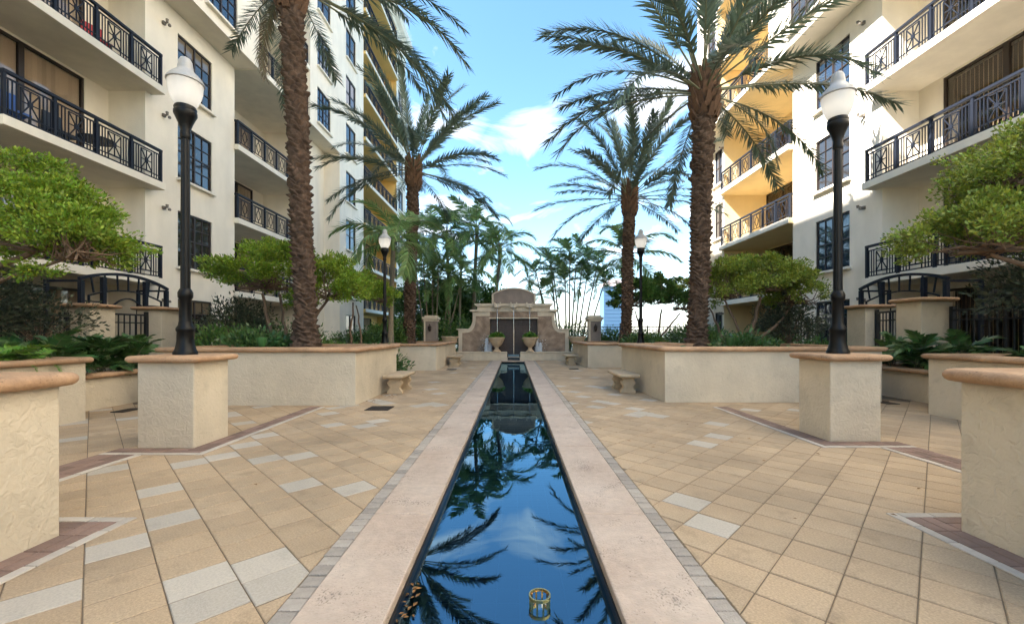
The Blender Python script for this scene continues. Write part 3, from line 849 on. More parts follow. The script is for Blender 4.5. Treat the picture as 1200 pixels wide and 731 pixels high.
def facade(mb, s, X, y0, y1, z0, z1, holes, depth=.13):
    ys = sorted({y0, y1, *[h[0] for h in holes], *[h[1] for h in holes]})
    zs = sorted({z0, z1, *[h[2] for h in holes], *[h[3] for h in holes]})
    ys = [v for v in ys if y0 <= v <= y1]; zs = [v for v in zs if z0 <= v <= z1]
    for a, c in zip(ys[:-1], ys[1:]):
        for e, f in zip(zs[:-1], zs[1:]):
            my, mz = (a+c)/2, (e+f)/2
            if any(h[0] < my < h[1] and h[2] < mz < h[3] for h in holes): continue
            mb.quad((s*X, a, e), (s*X, c, e), (s*X, c, f), (s*X, a, f))
    for (a, c, e, f) in holes:
        Xi = X + depth
        mb.quad((s*X,a,e),(s*Xi,a,e),(s*Xi,a,f),(s*X,a,f)); mb.quad((s*X,c,e),(s*X,c,f),(s*Xi,c,f),(s*Xi,c,e))
        mb.quad((s*X,a,f),(s*Xi,a,f),(s*Xi,c,f),(s*X,c,f)); mb.quad((s*X,a,e),(s*X,c,e),(s*Xi,c,e),(s*Xi,a,e))

FLOOR = [2.82 + 3.025*k for k in range(9)]          # undersides of the slabs
HEAD = [2.50 + 3.03*k for k in range(9)]            # window heads
WINH = 1.93
UP0, ROOF = 12.25, 29.2
XL, XU = 11.5, 10.55                                 # lower and upper wall planes
WS = {'fine': window_mesh_set(1.64, WINH, 2, 4, 'a'), 'coarse': window_mesh_set(1.64, WINH, 1, 2, 'b'), 'slim': window_mesh_set(.95, WINH, 1, 2, 'c')}

# railing pieces, local: run along +y, facing either way
def star_panel():
    mb = MB(); h0, h1 = .20, .80; w = .19; t = .022
    for a, c in (((0,-w,h0),(0,w,h0)), ((0,-w,h1),(0,w,h1)), ((0,-w,h0),(0,-w,h1)), ((0,w,h0),(0,w,h1)), ((0,-w,h0),(0,w,h1)), ((0,w,h0),(0,-w,h1)), ((0,0,h0),(0,0,h1)), ((0,-w,(h0+h1)/2),(0,w,(h0+h1)/2))):
        mb.bar(a, c, t)
    mb.lathe([(.0,-.0),(.045,.0),(.045,.02),(.0,.02)], 10, c=(0,0,0)) if False else None
    mb.box(-.018, .018, -.045, .045, .455, .545)
    mb.box(-.011, .011, -w, -w+.022, .06, h0); mb.box(-.011, .011, w-.022, w, .06, h0)
    return mb.mesh('star_panel', 'rail_metal', fix=False)
def square_panel():
    mb = MB(); t = .022; h0, h1 = .18, .82; w = .22
    for a, c in (((0,-w,h0),(0,w,h0)), ((0,-w,h1),(0,w,h1)), ((0,-w,h0),(0,-w,h1)), ((0,w,h0),(0,w,h1))): mb.bar(a, c, t)
    n = 12
    for k in range(n):
        a, c = 2*math.pi*k/n, 2*math.pi*(k+1)/n
        mb.bar((0, .13*math.cos(a), .5+.2*math.sin(a)), (0, .13*math.cos(c), .5+.2*math.sin(c)), t)
    mb.bar((0,-w,.5),(0,-.13,.5),t); mb.bar((0,w,.5),(0,.13,.5),t); mb.bar((0,0,h0),(0,0,.3),t); mb.bar((0,0,h1),(0,0,.7),t)
    return mb.mesh('square_panel', 'rail_metal', fix=False)
STAR, SQUARE = star_panel(), square_panel()
PICK = MB().box(-.010, .010, -.010, .010, .05, .86).mesh('baluster', 'rail_metal', fix=False)
POST = MB().box(-.032, .032, -.032, .032, 0, .96).mesh('post', 'rail_metal', fix=False)
def railing(par, X, y0, y1, z, style, single):
    n = max(1, round((y1-y0)/1.0)); d = (y1-y0)/n
    mb = MB()
    mb.box(X-.045, X+.045, y0-.03, y1+.03, z+.955, z+1.03)
    obj('top_rail', mb.mesh('top_rail', 'rail_metal', bevel=.008), par)
    mb = MB(); mb.box(X-.015, X+.015, y0, y1, z+.84, z+.875); mb.box(X-.015, X+.015, y0, y1, z+.045, z+.075); mb.box(X-.013, X+.013, y0, y1, z+.17, z+.195)
    obj('lower_rail', mb.mesh('lower_rail', 'rail_metal', fix=False), par)
    pk = MB()
    for k in range(n+1):
        obj('post', POST, par, loc=(X, y0+d*k, z))
    for k in range(n):
        yc = y0 + d*(k+.5)
        obj('ornament_panel', STAR if style == 'star' else SQUARE, par, loc=(X, yc, z))
        if style == 'star':
            for q in (-1, 1):
                for j in range(3):
                    yy = yc + q*(.19 + (d/2-.19)*(j+1)/4)
                    if single: obj('baluster', PICK, par, loc=(X, yy, z))
                    else: pk.box(X-.010, X+.010, yy-.010, yy+.010, z+.05, z+.86)
        else:
            for q in (-1, 1):
                for j in range(2):
                    yy = yc + q*(.22 + (d/2-.22)*(j+1)/3)
                    pk.box(X-.010, X+.010, yy-.010, yy+.010, z+.05, z+.86)
    if pk.v: tag(obj('baluster_row', pk.mesh('baluster_row', 'rail_metal', fix=False), par), kind='stuff')
def rail_return(par, x0, x1, y, z):
    mb = MB(); mb.box(x0, x1, y-.045, y+.045, z+.955, z+1.03)
    for zz in (.045, .17, .84): mb.box(x0, x1, y-.013, y+.013, z+zz, z+zz+.03)
    n = max(1, int(abs(x1-x0)/.12))
    for j in range(n): mb.box(min(x0,x1)+abs(x1-x0)*(j+.5)/n-.01, min(x0,x1)+abs(x1-x0)*(j+.5)/n+.01, y-.01, y+.01, z+.05, z+.86)
    obj('side_rail', mb.mesh('side_rail', 'rail_metal', fix=False), par)

SCONCE = MB()
SCONCE.box(-.05, .02, -.05, .05, -.05, .05); SCONCE.bar((.02,0,0),(.12,0,.03),.04)
SCONCE.lathe([(.03,0),(.04,.04),(.045,.09),(.035,.095)], 12, c=(.13,-.05,.0)); SCONCE.lathe([(.04,-.08),(.05,-.05),(.03,0)], 12, c=(.13,.045,.0))
SCM = SCONCE.mesh('wall_light', 'light_grey')

def building(s, label):
    T = thing('apartment_building', label, 'building', (s*XL, 16, 0))
    off = Vector((-s*XL, -16, 0))
    B = bpy.data.objects
    def part(name, me, loc=(0,0,0), parent=None, rot=(0,0,0)):
        if parent is None: return obj(name, me, T, loc=Vector(loc)+off, rot=rot)
        return obj(name, me, parent, loc=loc, rot=rot)
    left = s < 0
    bay2 = 'stucco_wall' if left else 'stucco_yellow'
    YE = 41.3 if left else 24.25
    w = MB(); yl = MB()          # main stucco, coloured bay stucco
    wins = []                    # (X, yc, head, set)
    # ---- lower part
    N0, N1 = 8.9, 13.18
    facade(w, s, XL, -14, N0, 0, UP0, [])
    holesA = []
    for k in range(4):
        holesA.append((14.46, 16.10, HEAD[k]-WINH, HEAD[k])); wins.append((XL, 15.28, HEAD[k], 'fine'))
    facade(w, s, XL, N1, 17.4, 0, UP0, holesA)
    def recess(mb, ya, yb, X0, Xb, z0, z1, dy0, dy1, zf):
        holes = [(dy0, dy1, zb+.22 if zb > 1 else .05, zb+.22+2.75 if zb > 1 else 2.6) for zb in zf]
        holes = [h for h in holes if h[2] >= z0 and h[3] <= z1]
        facade(mb, s, Xb, ya, yb, z0, z1, holes, depth=.10)
        for yy in (ya, yb): mb.quad((s*X0, yy, z0), (s*Xb, yy, z0), (s*Xb, yy, z1), (s*X0, yy, z1))
        return holes
    doors = []
    h = recess(w, N0, N1, XL, 12.65, 0, UP0, 9.3, 12.45, [0] + FLOOR[:3]); doors += [(12.65, q, 'n') for q in h]
    mb2 = yl
    d0, d1 = (18.5, 22.2) if left else (19.0, 22.95)
    h = recess(yl, 17.4, 23.1, XL, 13.7, 0, UP0, d0, d1, [0] + FLOOR[:3]); doors += [(13.7, q, 'b') for q in h]
    bc = 25.6 if left else YE
    hB = []
    if not left:
        for k in range(4): hB.append((23.28, 24.16, HEAD[k]-WINH, HEAD[k])); wins.append((XL, 23.72, HEAD[k], 'slim'))
    facade(w, s, XL, 23.1, bc, 0, UP0, hB)
    # ---- soffit under the projecting upper storeys
    for (ya, yb) in ((-14, 17.5), (21.9, bc)):
        w.quad((s*XU, ya, UP0), (s*XL, ya, UP0), (s*XL, yb, UP0), (s*XU, yb, UP0))
    # closing faces of the upper bay recess over the lower bay
    yl.quad((s*XL, 17.4, UP0), (s*13.7, 17.4, UP0), (s*13.7, 23.1, UP0), (s*XL, 23.1, UP0))
    # ---- upper part
    hU = []
    for k in range(4, 9):
        hU.append((14.50, 16.14, HEAD[k]-WINH, HEAD[k])); wins.append((XU, 15.32, HEAD[k], 'fine' if k == 4 else 'coarse'))
    facade(w, s, XU, -14, 17.5, UP0, ROOF, hU)
    h = recess(yl, 17.5, 21.9, XU, 12.6, UP0, ROOF, 18.2, 21.2, [f for f in FLOOR[3:9]]); doors += [(12.6, q, 'b') for q in h]
    hU = []
    if left:
        for k in range(4, 9): hU.append((22.70, 24.34, HEAD[k]-WINH, HEAD[k])); wins.append((XU, 23.52, HEAD[k], 'fine' if k < 6 else 'coarse'))
        for k in range(4, 9): hU.append((26.58, 28.22, HEAD[k]-WINH, HEAD[k])); wins.append((XU, 27.40, HEAD[k], 'coarse'))
        facade(w, s, XU, 21.9, 29.67, UP0, ROOF, hU)
        hC = []
        for k in range(4): hC.append((26.58, 28.22, HEAD[k]-WINH, HEAD[k])); wins.append((XU, 27.40, HEAD[k], 'coarse'))
        facade(w, s, XU, 25.6, 29.67, 0, UP0, hC)
        w.quad((s*XU, 25.6, 0), (s*XL, 25.6, 0), (s*XL, 25.6, UP0), (s*XU, 25.6, UP0))
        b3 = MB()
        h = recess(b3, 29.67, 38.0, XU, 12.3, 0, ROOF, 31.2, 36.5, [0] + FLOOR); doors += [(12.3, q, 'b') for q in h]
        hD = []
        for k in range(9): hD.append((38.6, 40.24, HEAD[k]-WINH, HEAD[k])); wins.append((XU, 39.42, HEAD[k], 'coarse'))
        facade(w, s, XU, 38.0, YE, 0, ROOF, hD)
        part('coloured_bay_wall', b3.mesh('coloured_bay_wall', 'stucco_yellow_shaded', fix=False))
    else:
        for k in range(4, 9): hU.append((22.05, 23.0, HEAD[k]-WINH, HEAD[k])); wins.append((XU, 22.525, HEAD[k], 'slim'))
        facade(w, s, XU, 21.9, YE, UP0, ROOF, hU)
    # ---- hidden sides, roof
    XB = 26
    w.quad((s*XU, YE, 0), (s*XB, YE, 0), (s*XB, YE, ROOF), (s*XU, YE, ROOF))
    w.quad((s*XU, -14, 0), (s*XB, -14, 0), (s*XB, -14, ROOF), (s*XU, -14, ROOF))
    w.quad((s*XB, -14, 0), (s*XB, YE, 0), (s*XB, YE, ROOF), (s*XB, -14, ROOF))
    w.quad((s*XU, -14, ROOF), (s*XB, -14, ROOF), (s*XB, YE, ROOF), (s*XU, YE, ROOF))
    # meshes are in world coordinates, shifted to the thing's base
    part('wall', w.mesh('wall', 'stucco_wall', fix=False))
    part('bay_wall', yl.mesh('bay_wall', bay2, fix=False))
    c = MB(); c.prism([(s*(XU-.45), ROOF-.15), (s*(XU-.55), ROOF+.05), (s*(XU-.60), ROOF+.30), (s*(XU+.6), ROOF+.30), (s*(XU+.6), ROOF-.45), (s*(XU-.02), ROOF-.45), (s*(XU-.15), ROOF-.30)], -14.3, YE+.4)
    part('cornice', c.mesh('cornice', 'stucco_trim'))
    # ---- windows
    for (X, yc, hd, st) in wins:
        me, panes, pm, sill = WS[st]
        rot = (0, 0, 0 if s < 0 else math.pi)
        fo = part('window', me, (s*(X+.085), yc, hd-WINH), rot=rot)
        lk = pr.choice((0, 0, 1, 2)); drop = pr.choice((.0, .4, .55, .75))*WINH
        for (px_, py_, pz_, pw, ph) in panes:
            obj('pane', pm[(round(pw, 3), round(ph, 3))][2 if (lk == 2 and pz_ > drop) else (0 if lk == 0 else 1)], fo, loc=(px_, py_, pz_), rot=(0, pr.uniform(-.012, .012), pr.uniform(-.012, .012)))
        obj('sill', sill, fo, loc=(.085, 0, 0))
    # ---- sliding doors with vertical blinds
    for (Xb, (ya, yb, z0, z1), kind_) in doors:
        if z0 > 24: continue
        W, H = yb-ya, z1-z0
        fm = MB(); t = .07
        fm.box(-.03,.04,-W/2,W/2,0,t); fm.box(-.03,.04,-W/2,W/2,H-t,H)
        nP = 2 if kind_ == 'n' else 3
        for q in range(nP+1):
            yy = -W/2 + t/2 + (W-t)*q/nP; fm.box(-.03, .04, yy-t/2 - (.03 if 0<q<nP else 0), yy+t/2+(.03 if 0<q<nP else 0), t, H-t)
        fo = part('sliding_door', fm.mesh('sliding_door', 'window_bronze', fix=False), (s*(Xb+.06), (ya+yb)/2, z0), rot=(0, 0, 0 if s < 0 else math.pi))
        gm = MB().box(-.004,.004,-(W/nP)/2+.05,(W/nP)/2-.05,t,H-t).mesh('glass_panel', 'door_glass', fix=False)
        for q in range(nP): obj('glass_panel', gm, fo, loc=(0, -W/2+W*(q+.5)/nP, 0))
        bl = MB(); n = int(W/.11)
        for q in range(n):
            yy = -W/2 + W*(q+.5)/n; a = R(40)
            dx_, dy_ = .050*math.sin(a), .050*math.cos(a)
            bl.quad((-.08-dx_, yy-dy_, t), (-.08+dx_, yy+dy_, t), (-.08+dx_, yy+dy_, H-t), (-.08-dx_, yy-dy_, H-t))
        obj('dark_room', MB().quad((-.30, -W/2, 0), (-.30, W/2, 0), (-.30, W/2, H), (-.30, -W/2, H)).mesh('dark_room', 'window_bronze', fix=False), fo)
        tag(obj('vertical_blind', bl.mesh('vertical_blind', 'door_blind', fix=False), fo), kind='stuff')
    # ---- balconies
    def balcony(Xo, Xb, ya, yb, zb, style, matn, single, ret=True, lip=0.0):
        m_ = MB(); m_.box(s*Xo, s*(Xb+.02), ya, yb, zb, zb+.22)
        sl = part('balcony', m_.mesh('balcony', matn, bevel=.012))
        if matn in ('stucco_yellow', 'stucco_yellow_shaded'):
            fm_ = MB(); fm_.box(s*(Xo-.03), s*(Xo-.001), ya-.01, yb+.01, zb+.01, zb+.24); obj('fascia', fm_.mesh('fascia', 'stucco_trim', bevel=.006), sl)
        X = s*(Xo+.10)
        for q in (0,):
            holder = sl
            # railing pieces are placed in building coordinates under the slab object
            railing(holder, X, ya+.08, yb-.08, zb+.22, style, single)
            if ret:
                rail_return(holder, s*(Xo+.14), s*(XL+.02) if Xo > 11.2 else s*(XL), yb-.08, zb+.22) if False else None
                rail_return(holder, s*(Xo+.14), s*(Xo+.55), ya+.08, zb+.22)
    for k in range(3):
        balcony(11.05, 12.65, 9.15 if k else 8.95, 13.42, FLOOR[k], 'star', 'stucco_trim', True)
    for k in range(3):
        balcony(11.3, 13.7, 17.35, 23.25, FLOOR[k], 'square', 'stucco_trim' if left else 'stucco_yellow', False)
    balcony(11.52, 12.65, 8.92, 13.16, FLOOR[3], 'star', 'stucco_trim', False, ret=False)
    for k in range(3, 9):
        balcony(XU if k > 3 else XU, 12.6, 17.52, 21.88, FLOOR[k] + (.34 if k == 3 else 0), 'square', 'stucco_trim' if left else 'stucco_yellow', False, ret=False)
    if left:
        for k in range(0, 9): balcony(XU-.15, 12.3, 29.69, 37.98, FLOOR[k], 'square', 'stucco_yellow_shaded', False, ret=False)
    # ---- wall lights on the corner strips
    for k in range(4):
        part('wall_light', SCM, (s*(XL-.05), 13.85, FLOOR[k]-.42), rot=(0, 0, 0 if s < 0 else math.pi))
        if not left: part('wall_light', SCM, (s*((XL if k < 4 else XU)-.05), 23.18, FLOOR[k]-.42), rot=(0, 0, math.pi))
    return T
building(-1, 'cream stucco apartment building on the left with yellow far bay')
building(1, 'cream stucco apartment building on the right with yellow balcony bay')

# balcony furniture glimpsed through the railings
def patio_chair(x, y, z, lab, mname, rz=0):
    T = thing('patio_chair', lab, 'chair', (x, y, z), None, rz)
    obj('seat', MB().box(-.25,.25,-.25,.25,.38,.44).mesh('seat', mname, bevel=.01), T)
    obj('backrest', MB().prism([(-.25,.44),(.25,.44),(.23,.95),(-.23,.95)], .20, .25).mesh('backrest', mname), T)
    lm = MB().box(-.02,.02,-.02,.02,0,.38).mesh('leg', 'gate_metal')
    for a in (-1, 1):
        for c in (-1, 1): obj('leg', lm, T, loc=(a*.22, c*.22, 0))
patio_chair(-11.75, 11.9, FLOOR[2]+.22, 'red chair behind the upper left balcony railing', 'seat_red', R(70))
patio_chair(-11.8, 11.0, FLOOR[1]+.22, 'dark chair behind the middle left balcony railing', 'gate_metal', R(90))
patio_chair(-11.8, 9.9, FLOOR[1]+.22, 'blue chair behind the middle left balcony railing', 'blue_cloth', R(80))
T = thing('patio_table', 'round dark table behind the middle left balcony railing', 'table', (-11.85, 12.0, FLOOR[1]+.22))
obj('table_top', MB().lathe([(.40,.70),(.42,.71),(.42,.735),(.40,.74)], 24).mesh('table_top', 'gate_metal'), T)
obj('stem', MB().lathe([(.20,0),(.20,.02),(.03,.05),(.03,.70)], 14).mesh('stem', 'gate_metal'), T)

# ------------------------------------------------------------------ portals, gates, fences
def portal(s, lab):
    X = s*10.2; y0, y1 = 9.96, 12.40
    T = thing('arched_trellis', lab, 'trellis', (X, (y0+y1)/2, 0), 'arched entrance trellises')
    L_ = (y1-y0)/2
    def arch(y, rise, ze): return ze + rise*(1-(y/L_)**2)
    pm = MB().box(-.05,.05,-.05,.05,0,1)
    for yy in (-L_, -.68, .52, L_):
        mb = MB(); mb.box(-.045,.045,yy-.045,yy+.045,0,arch(yy,.22,2.58)-.02); obj('post', mb.mesh('post', 'rail_metal'), T)
    def arch_bar(rise, ze, lim, nm, w_):
        mb = MB(); n = 14
        for k in range(n):
            a, c = -lim+2*lim*k/n, -lim+2*lim*(k+1)/n
            mb.bar((0, a, ze+rise*(1-(a/lim)**2)), (0, c, ze+rise*(1-(c/lim)**2)), w_)
        return obj(nm, mb.mesh(nm, 'rail_metal', fix=False), T)
    arch_bar(.24, 2.60, L_+.05, 'outer_arch', .07)
    arch_bar(.20, 2.22, L_-.18, 'inner_arch', .035)
    arch_bar(.20, 2.02, .42, 'door_arch', .035)
    for yy in (-.42, .42):
        obj('door_jamb', MB().box(-.018,.018,yy-.018,yy+.018,0,2.03).mesh('door_jamb', 'rail_metal'), T)
    for yy in (-L_+.18, L_-.18):
        obj('jamb', MB().box(-.018,.018,yy-.018,yy+.018,0,2.23).mesh('jamb', 'rail_metal'), T)
    for k, yy in enumerate((-.95, -.62, -.3, 0, .3, .62, .95)):
        mb = MB(); mb.bar((0, yy*.97, arch(yy*.97,.18,2.22)), (0, yy*1.04, arch(yy,.22,2.60)), .03); obj('strut', mb.mesh('strut', 'rail_metal', fix=False), T)
    for zz in (.5, .9, 1.3, 1.72, 2.08):
        for a, c in ((-L_, -.68), (.52, L_)):
            obj('rung', MB().box(-.014,.014,a,c,zz-.016,zz+.016).mesh('rung', 'rail_metal'), T)
    # second frame against the house and the tie bars that make it a canopy
    for yy in (-L_, L_):
        mb = MB(); mb.box(-.03, .03 , yy-.03, yy+.03, 2.50, 2.56); mb.bar((0, yy, 2.55), (s*.82, yy, 2.55), .05); obj('tie_bar', mb.mesh('tie_bar', 'rail_metal', fix=False), T)
        obj('rear_post', MB().box(s*.82-.035, s*.82+.035, yy-.035, yy+.035, 0, 2.58).mesh('rear_post', 'rail_metal'), T)
portal(-1, 'black arched metal trellis behind the left gate pillars')
portal(1, 'black arched metal trellis behind the right gate pillars')

def fence(x0, y0, x1, y1, z0, zt, lab, step=.13, arched=False, name='metal_fence', cat='fence'):
    d = Vector((x1-x0, y1-y0, 0)); Ln = d.length; rz = math.atan2(d.y, d.x)
    T = thing(name, lab, cat, (x0, y0, z0), None, rz)
    H = zt - z0
    obj('top_rail', MB().box(0, Ln, -.025, .025, H-.045, H).mesh('top_rail', 'gate_metal'), T)
    obj('mid_rail', MB().box(0, Ln, -.018, .018, H-.24, H-.21).mesh('mid_rail', 'gate_metal'), T)
    obj('bottom_rail', MB().box(0, Ln, -.02, .02, .08, .115).mesh('bottom_rail', 'gate_metal'), T)
    pm = MB().box(-.035, .035, -.035, .035, 0, H+.06).mesh('post', 'gate_metal')
    nn = max(1, round(Ln/1.8))
    for k in range(nn+1): obj('post', pm, T, loc=(Ln*k/nn, 0, 0))
    bm_ = MB().box(-.011, .011, -.011, .011, .1, H-.03).mesh('picket', 'gate_metal')
    n = int(Ln/step)
    for k in range(1, n): obj('picket', bm_, T, loc=(Ln*k/n, 0, 0))
fence(-9.95, 4.6, -9.95, 9.4, .05, 1.72, 'black metal fence left of the left gate, behind dark bushes')
fence(9.55, 4.6, 9.35, 9.0, .05, 1.82, 'black metal fence right of the right gate under the tree')
fence(9.45, 11.5, 9.45, 15.6, .05, 1.78, 'black metal fence behind the right umbrella tree')
fence(-9.72, 10.08, -9.5, 10.92, .05, 1.80, 'black picket gate between the left stucco pillars', .11, name='metal_gate', cat='gate')
fence(9.1, 9.68, 9.3, 10.82, .05, 1.86, 'black picket gate between the right stucco pillars', .11, name='metal_gate', cat='gate')
fence(3.2, 26.5, 24, 26.5, -.62, 1.75, 'long dark railing by the waterfront beyond the far right tree', .22, name='seawall_railing', cat='railing')

# ------------------------------------------------------------------ fountain
FY = 21.55
T = thing('wall_fountain', 'scrolled brown stone wall fountain at the end of the water channel', 'fountain', (0, FY, 0))
half = [(2.82,0),(2.82,1.52),(2.72,1.58)]
# trim outline (right half), with the concave scroll
scroll = [(2.82,0),(2.82,1.50),(2.45,1.52)] + [(2.45-.36*math.sin(a)-.0, 1.52+.55*(1-math.cos(a))) for a in [R(15*k) for k in range(1,7)]] + [(2.09,2.42)]
outl = scroll + [(-x, z) for x, z in reversed(scroll)]
nich = 1.22
# body as piers and lintel round the niche
def half_poly(sg): return [(sg*x, z) for x, z in ([(nich,0)] + scroll + [(nich, 2.42)])]
for sg in (-1, 1):
    obj('pier', MB().prism(half_poly(sg), 0, .45).mesh('pier', 'fountain_trim'), T)
    ins = [(nich+.003,.30)] + [(2.62,.30),(2.62,1.34),(2.36,1.36)] + [(2.36-.42*math.sin(R(18*k)), 1.36+.62*(1-math.cos(R(18*k)))) for k in range(1,6)] + [(1.93,2.20),(nich+.003,2.20)]
    obj('stone_field', MB().prism([(sg*x, z) for x, z in ins], -.03, .01).mesh('stone_field', 'fountain_stone'), T)
obj('lintel', MB().box(-nich, nich, 0, .45, 2.10, 2.42).mesh('lintel', 'fountain_stone'), T)
obj('lintel_edge', MB().box(-nich-.05, nich+.05, -.05, .02, 2.07, 2.13).mesh('lintel_edge', 'fountain_trim'), T)
for sg in (-1, 1):
    obj('shoulder_moulding', MB().box(sg*1.80, sg*2.24, -.09, .5, 2.42, 2.53).mesh('shoulder_moulding', 'fountain_trim', bevel=.02), T)
    obj('foot_moulding', MB().box(sg*2.40, sg*2.92, -.04, .5, 1.50, 1.56).mesh('foot_moulding', 'fountain_trim', bevel=.01), T)
obj('frieze', MB().box(-1.86, 1.86, -.04, .48, 2.42, 2.70).mesh('frieze', 'fountain_trim'), T)
obj('cornice', MB().prism([(-1.90,2.70),(-2.0,2.78),(-2.0,2.83),(2.0,2.83),(2.0,2.78),(1.90,2.70)], -.14, .55).mesh('cornice', 'fountain_trim'), T)
arc = [(1.08*(1-k/7), 3.30+.30*(1-(1-k/7)**2)) for k in range(15)]
obj('pediment', MB().prism([(-1.08,2.83)]+[(1.08,2.83)]+arc, .05, .40).mesh('pediment', 'fountain_slab'), T)
am = MB()
for (p_, q_) in zip(arc[:-1], arc[1:]): am.bar((p_[0], .22, p_[1]+.02), (q_[0], .22, q_[1]+.02), .44, .06)
for sg in (-1, 1): am.box(sg*1.03, sg*1.12, .0, .44, 2.83, 3.32)
obj('pediment_edge', am.mesh('pediment_edge', 'fountain_trim'), T)
obj('niche_back', MB().box(-nich, nich, .34, .45, 0, 2.10).mesh('niche_back', 'niche_tile'), T)
tmb = MB().box(-.195,.195,-.01,.01,-.195,.195).mesh('niche_panel', 'niche_tile', bevel=.006)
for i in range(6):
    for j in range(5): obj('niche_panel', tmb, T, loc=(-1.0+.4*i + (.02 if i > 2 else -.02), .335 + pr.uniform(-.004,.004), .35+.4*j - .05))
obj('centre_rib', MB().box(-.03,.03,.28,.33,0,2.1).mesh('centre_rib', 'fountain_stone'), T)
for xx in (-.82, 0, .80):
    obj('spout', MB().prism([(xx-.17,2.62),(xx+.17,2.62),(xx+.17,2.88),(xx+.11,2.88),(xx+.11,2.80),(xx-.11,2.80),(xx-.11,2.88),(xx-.17,2.88)], -.30, -.06).mesh('spout', 'fountain_trim', bevel=.01), T)
    st = MB(); st.tube([(xx, -.30, 2.80), (xx, -.36, 2.70), (xx, -.40, 2.2), (xx+.005, -.42, 1.2), (xx, -.43, .30)], [.012,.012,.010,.012,.015], 6)
    obj('water_stream', st.mesh('water_stream', 'clear_glass', smooth=True), T)
# basin wall in front
bw = MB()
for sg in (-1, 1):
    bw.box(sg*.30, sg*2.85, -.95, -.72, 0, .36)
bw.box(-2.85, -2.65, -.72, 0.0, 0, .36); bw.box(2.65, 2.85, -.72, 0.0, 0, .36)
obj('basin_wall', bw.mesh('basin_wall', 'fountain_trim', bevel=.01), T)
cw = MB()
for sg in (-1, 1): cw.box(sg*.32, sg*2.90, -.99, -.68, .362, .42)
obj('basin_cap', cw.mesh('basin_cap', 'fountain_trim', bevel=.015), T)
sp = MB(); sp.box(-.30, .30, -.95, -.75, 0.0, .16); sp.box(-.32,-.26,-.98,-.74,.16,.34); sp.box(.26,.32,-.98,-.74,.16,.34)
obj('spillway', sp.mesh('spillway', 'pool_wall', bevel=.01), T)
obj('spill_lip', MB().box(-.28,.28,-1.02,-.75,.16,.18).mesh('spill_lip', 'travertine'), T)
obj('basin_water', MB().box(-2.64, 2.64, -.70, -.002, .0, .28).mesh('basin_water', 'sea'), T)

def ball_leaves(n, rx, ry, rz, size, up=0.2, seed=0, inner=0.55):
    g = np.random.default_rng(seed)
    d = g.normal(size=(n, 3)); d /= np.linalg.norm(d, axis=1)[:, None]
    r = inner + (1-inner) * g.random(n)**0.6
    P = d * r[:, None] * np.array([rx, ry, rz])
    return P, d
def leaf_quads(P, D, size, seed=0, width=.45, droop=0.0, curl=.18):
    """one folded diamond leaf per point, pointing roughly along D"""
    g = np.random.default_rng(seed + 91)
    n = len(P)
    D = D + g.normal(size=(n, 3))*.55; D[:, 2] -= droop
    D /= np.linalg.norm(D, axis=1)[:, None] + 1e-9
    A = g.normal(size=(n, 3)); S = np.cross(D, A); S /= np.linalg.norm(S, axis=1)[:, None] + 1e-9
    U = np.cross(S, D)
    L_ = (size * (0.6 + .8*g.random(n)))[:, None]
    W = L_*width
    V = np.stack([P, P + D*L_*.5 + S*W*.5 + U*L_*curl*.5, P + D*L_, P + D*L_*.5 - S*W*.5 + U*L_*curl*.5], axis=1).reshape(-1, 3)
    F = np.arange(4*n).reshape(-1, 4)
    return V, F

URN = MB(); URN.lathe([(.20,0),(.20,.04),(.15,.07),(.10,.13),(.09,.20),(.12,.25),(.20,.30),(.29,.42),(.33,.52),(.36,.60),(.40,.66),(.40,.70),(.36,.71),(.33,.68),(.30,.64),(.0,.62)], 26)
URNM = URN.mesh('bowl', 'urn_stone', smooth=True)
def urn(x, y, z, lab, sc=1.0, fern=True):
    T = thing('stone_urn', lab, 'urn', (x, y, z), 'stone urns at the fountain')
    obj('bowl', URNM, T, scale=sc)
    if fern:
        P, D = ball_leaves(800, .29, .29, .22, .1, seed=int(abs(x*97)))
        P[:, 2] = np.abs(P[:, 2]) + .64
        V, F = leaf_quads(P, D + np.array([0, 0, .5]), .15, seed=3, width=.3)
        obj('foliage', np_mesh('foliage', V*sc, F, 'leaf_fern'), T)
urn(-.83, FY-.84, .42, 'stone urn with green fern, left of the fountain spillway')
urn(.80, FY-.84, .42, 'stone urn with green fern, right of the fountain spillway')
def plinth_urn(x, lab):
    T = thing('stone_urn', lab, 'urn', (x, FY-.3, 0), 'stone urns at the fountain')
    obj('plinth', MB().box(-.25,.25,-.25,.25,0,.46).mesh('plinth', 'fountain_trim', bevel=.02), T)
    obj('bowl', URNM, T, loc=(0,0,.461), scale=(1.1,1.1,1.0))
plinth_urn(-3.22, 'large stone bowl urn on a plinth left of the fountain wall')
plinth_urn(3.18, 'large stone bowl urn on a plinth right of the fountain wall')
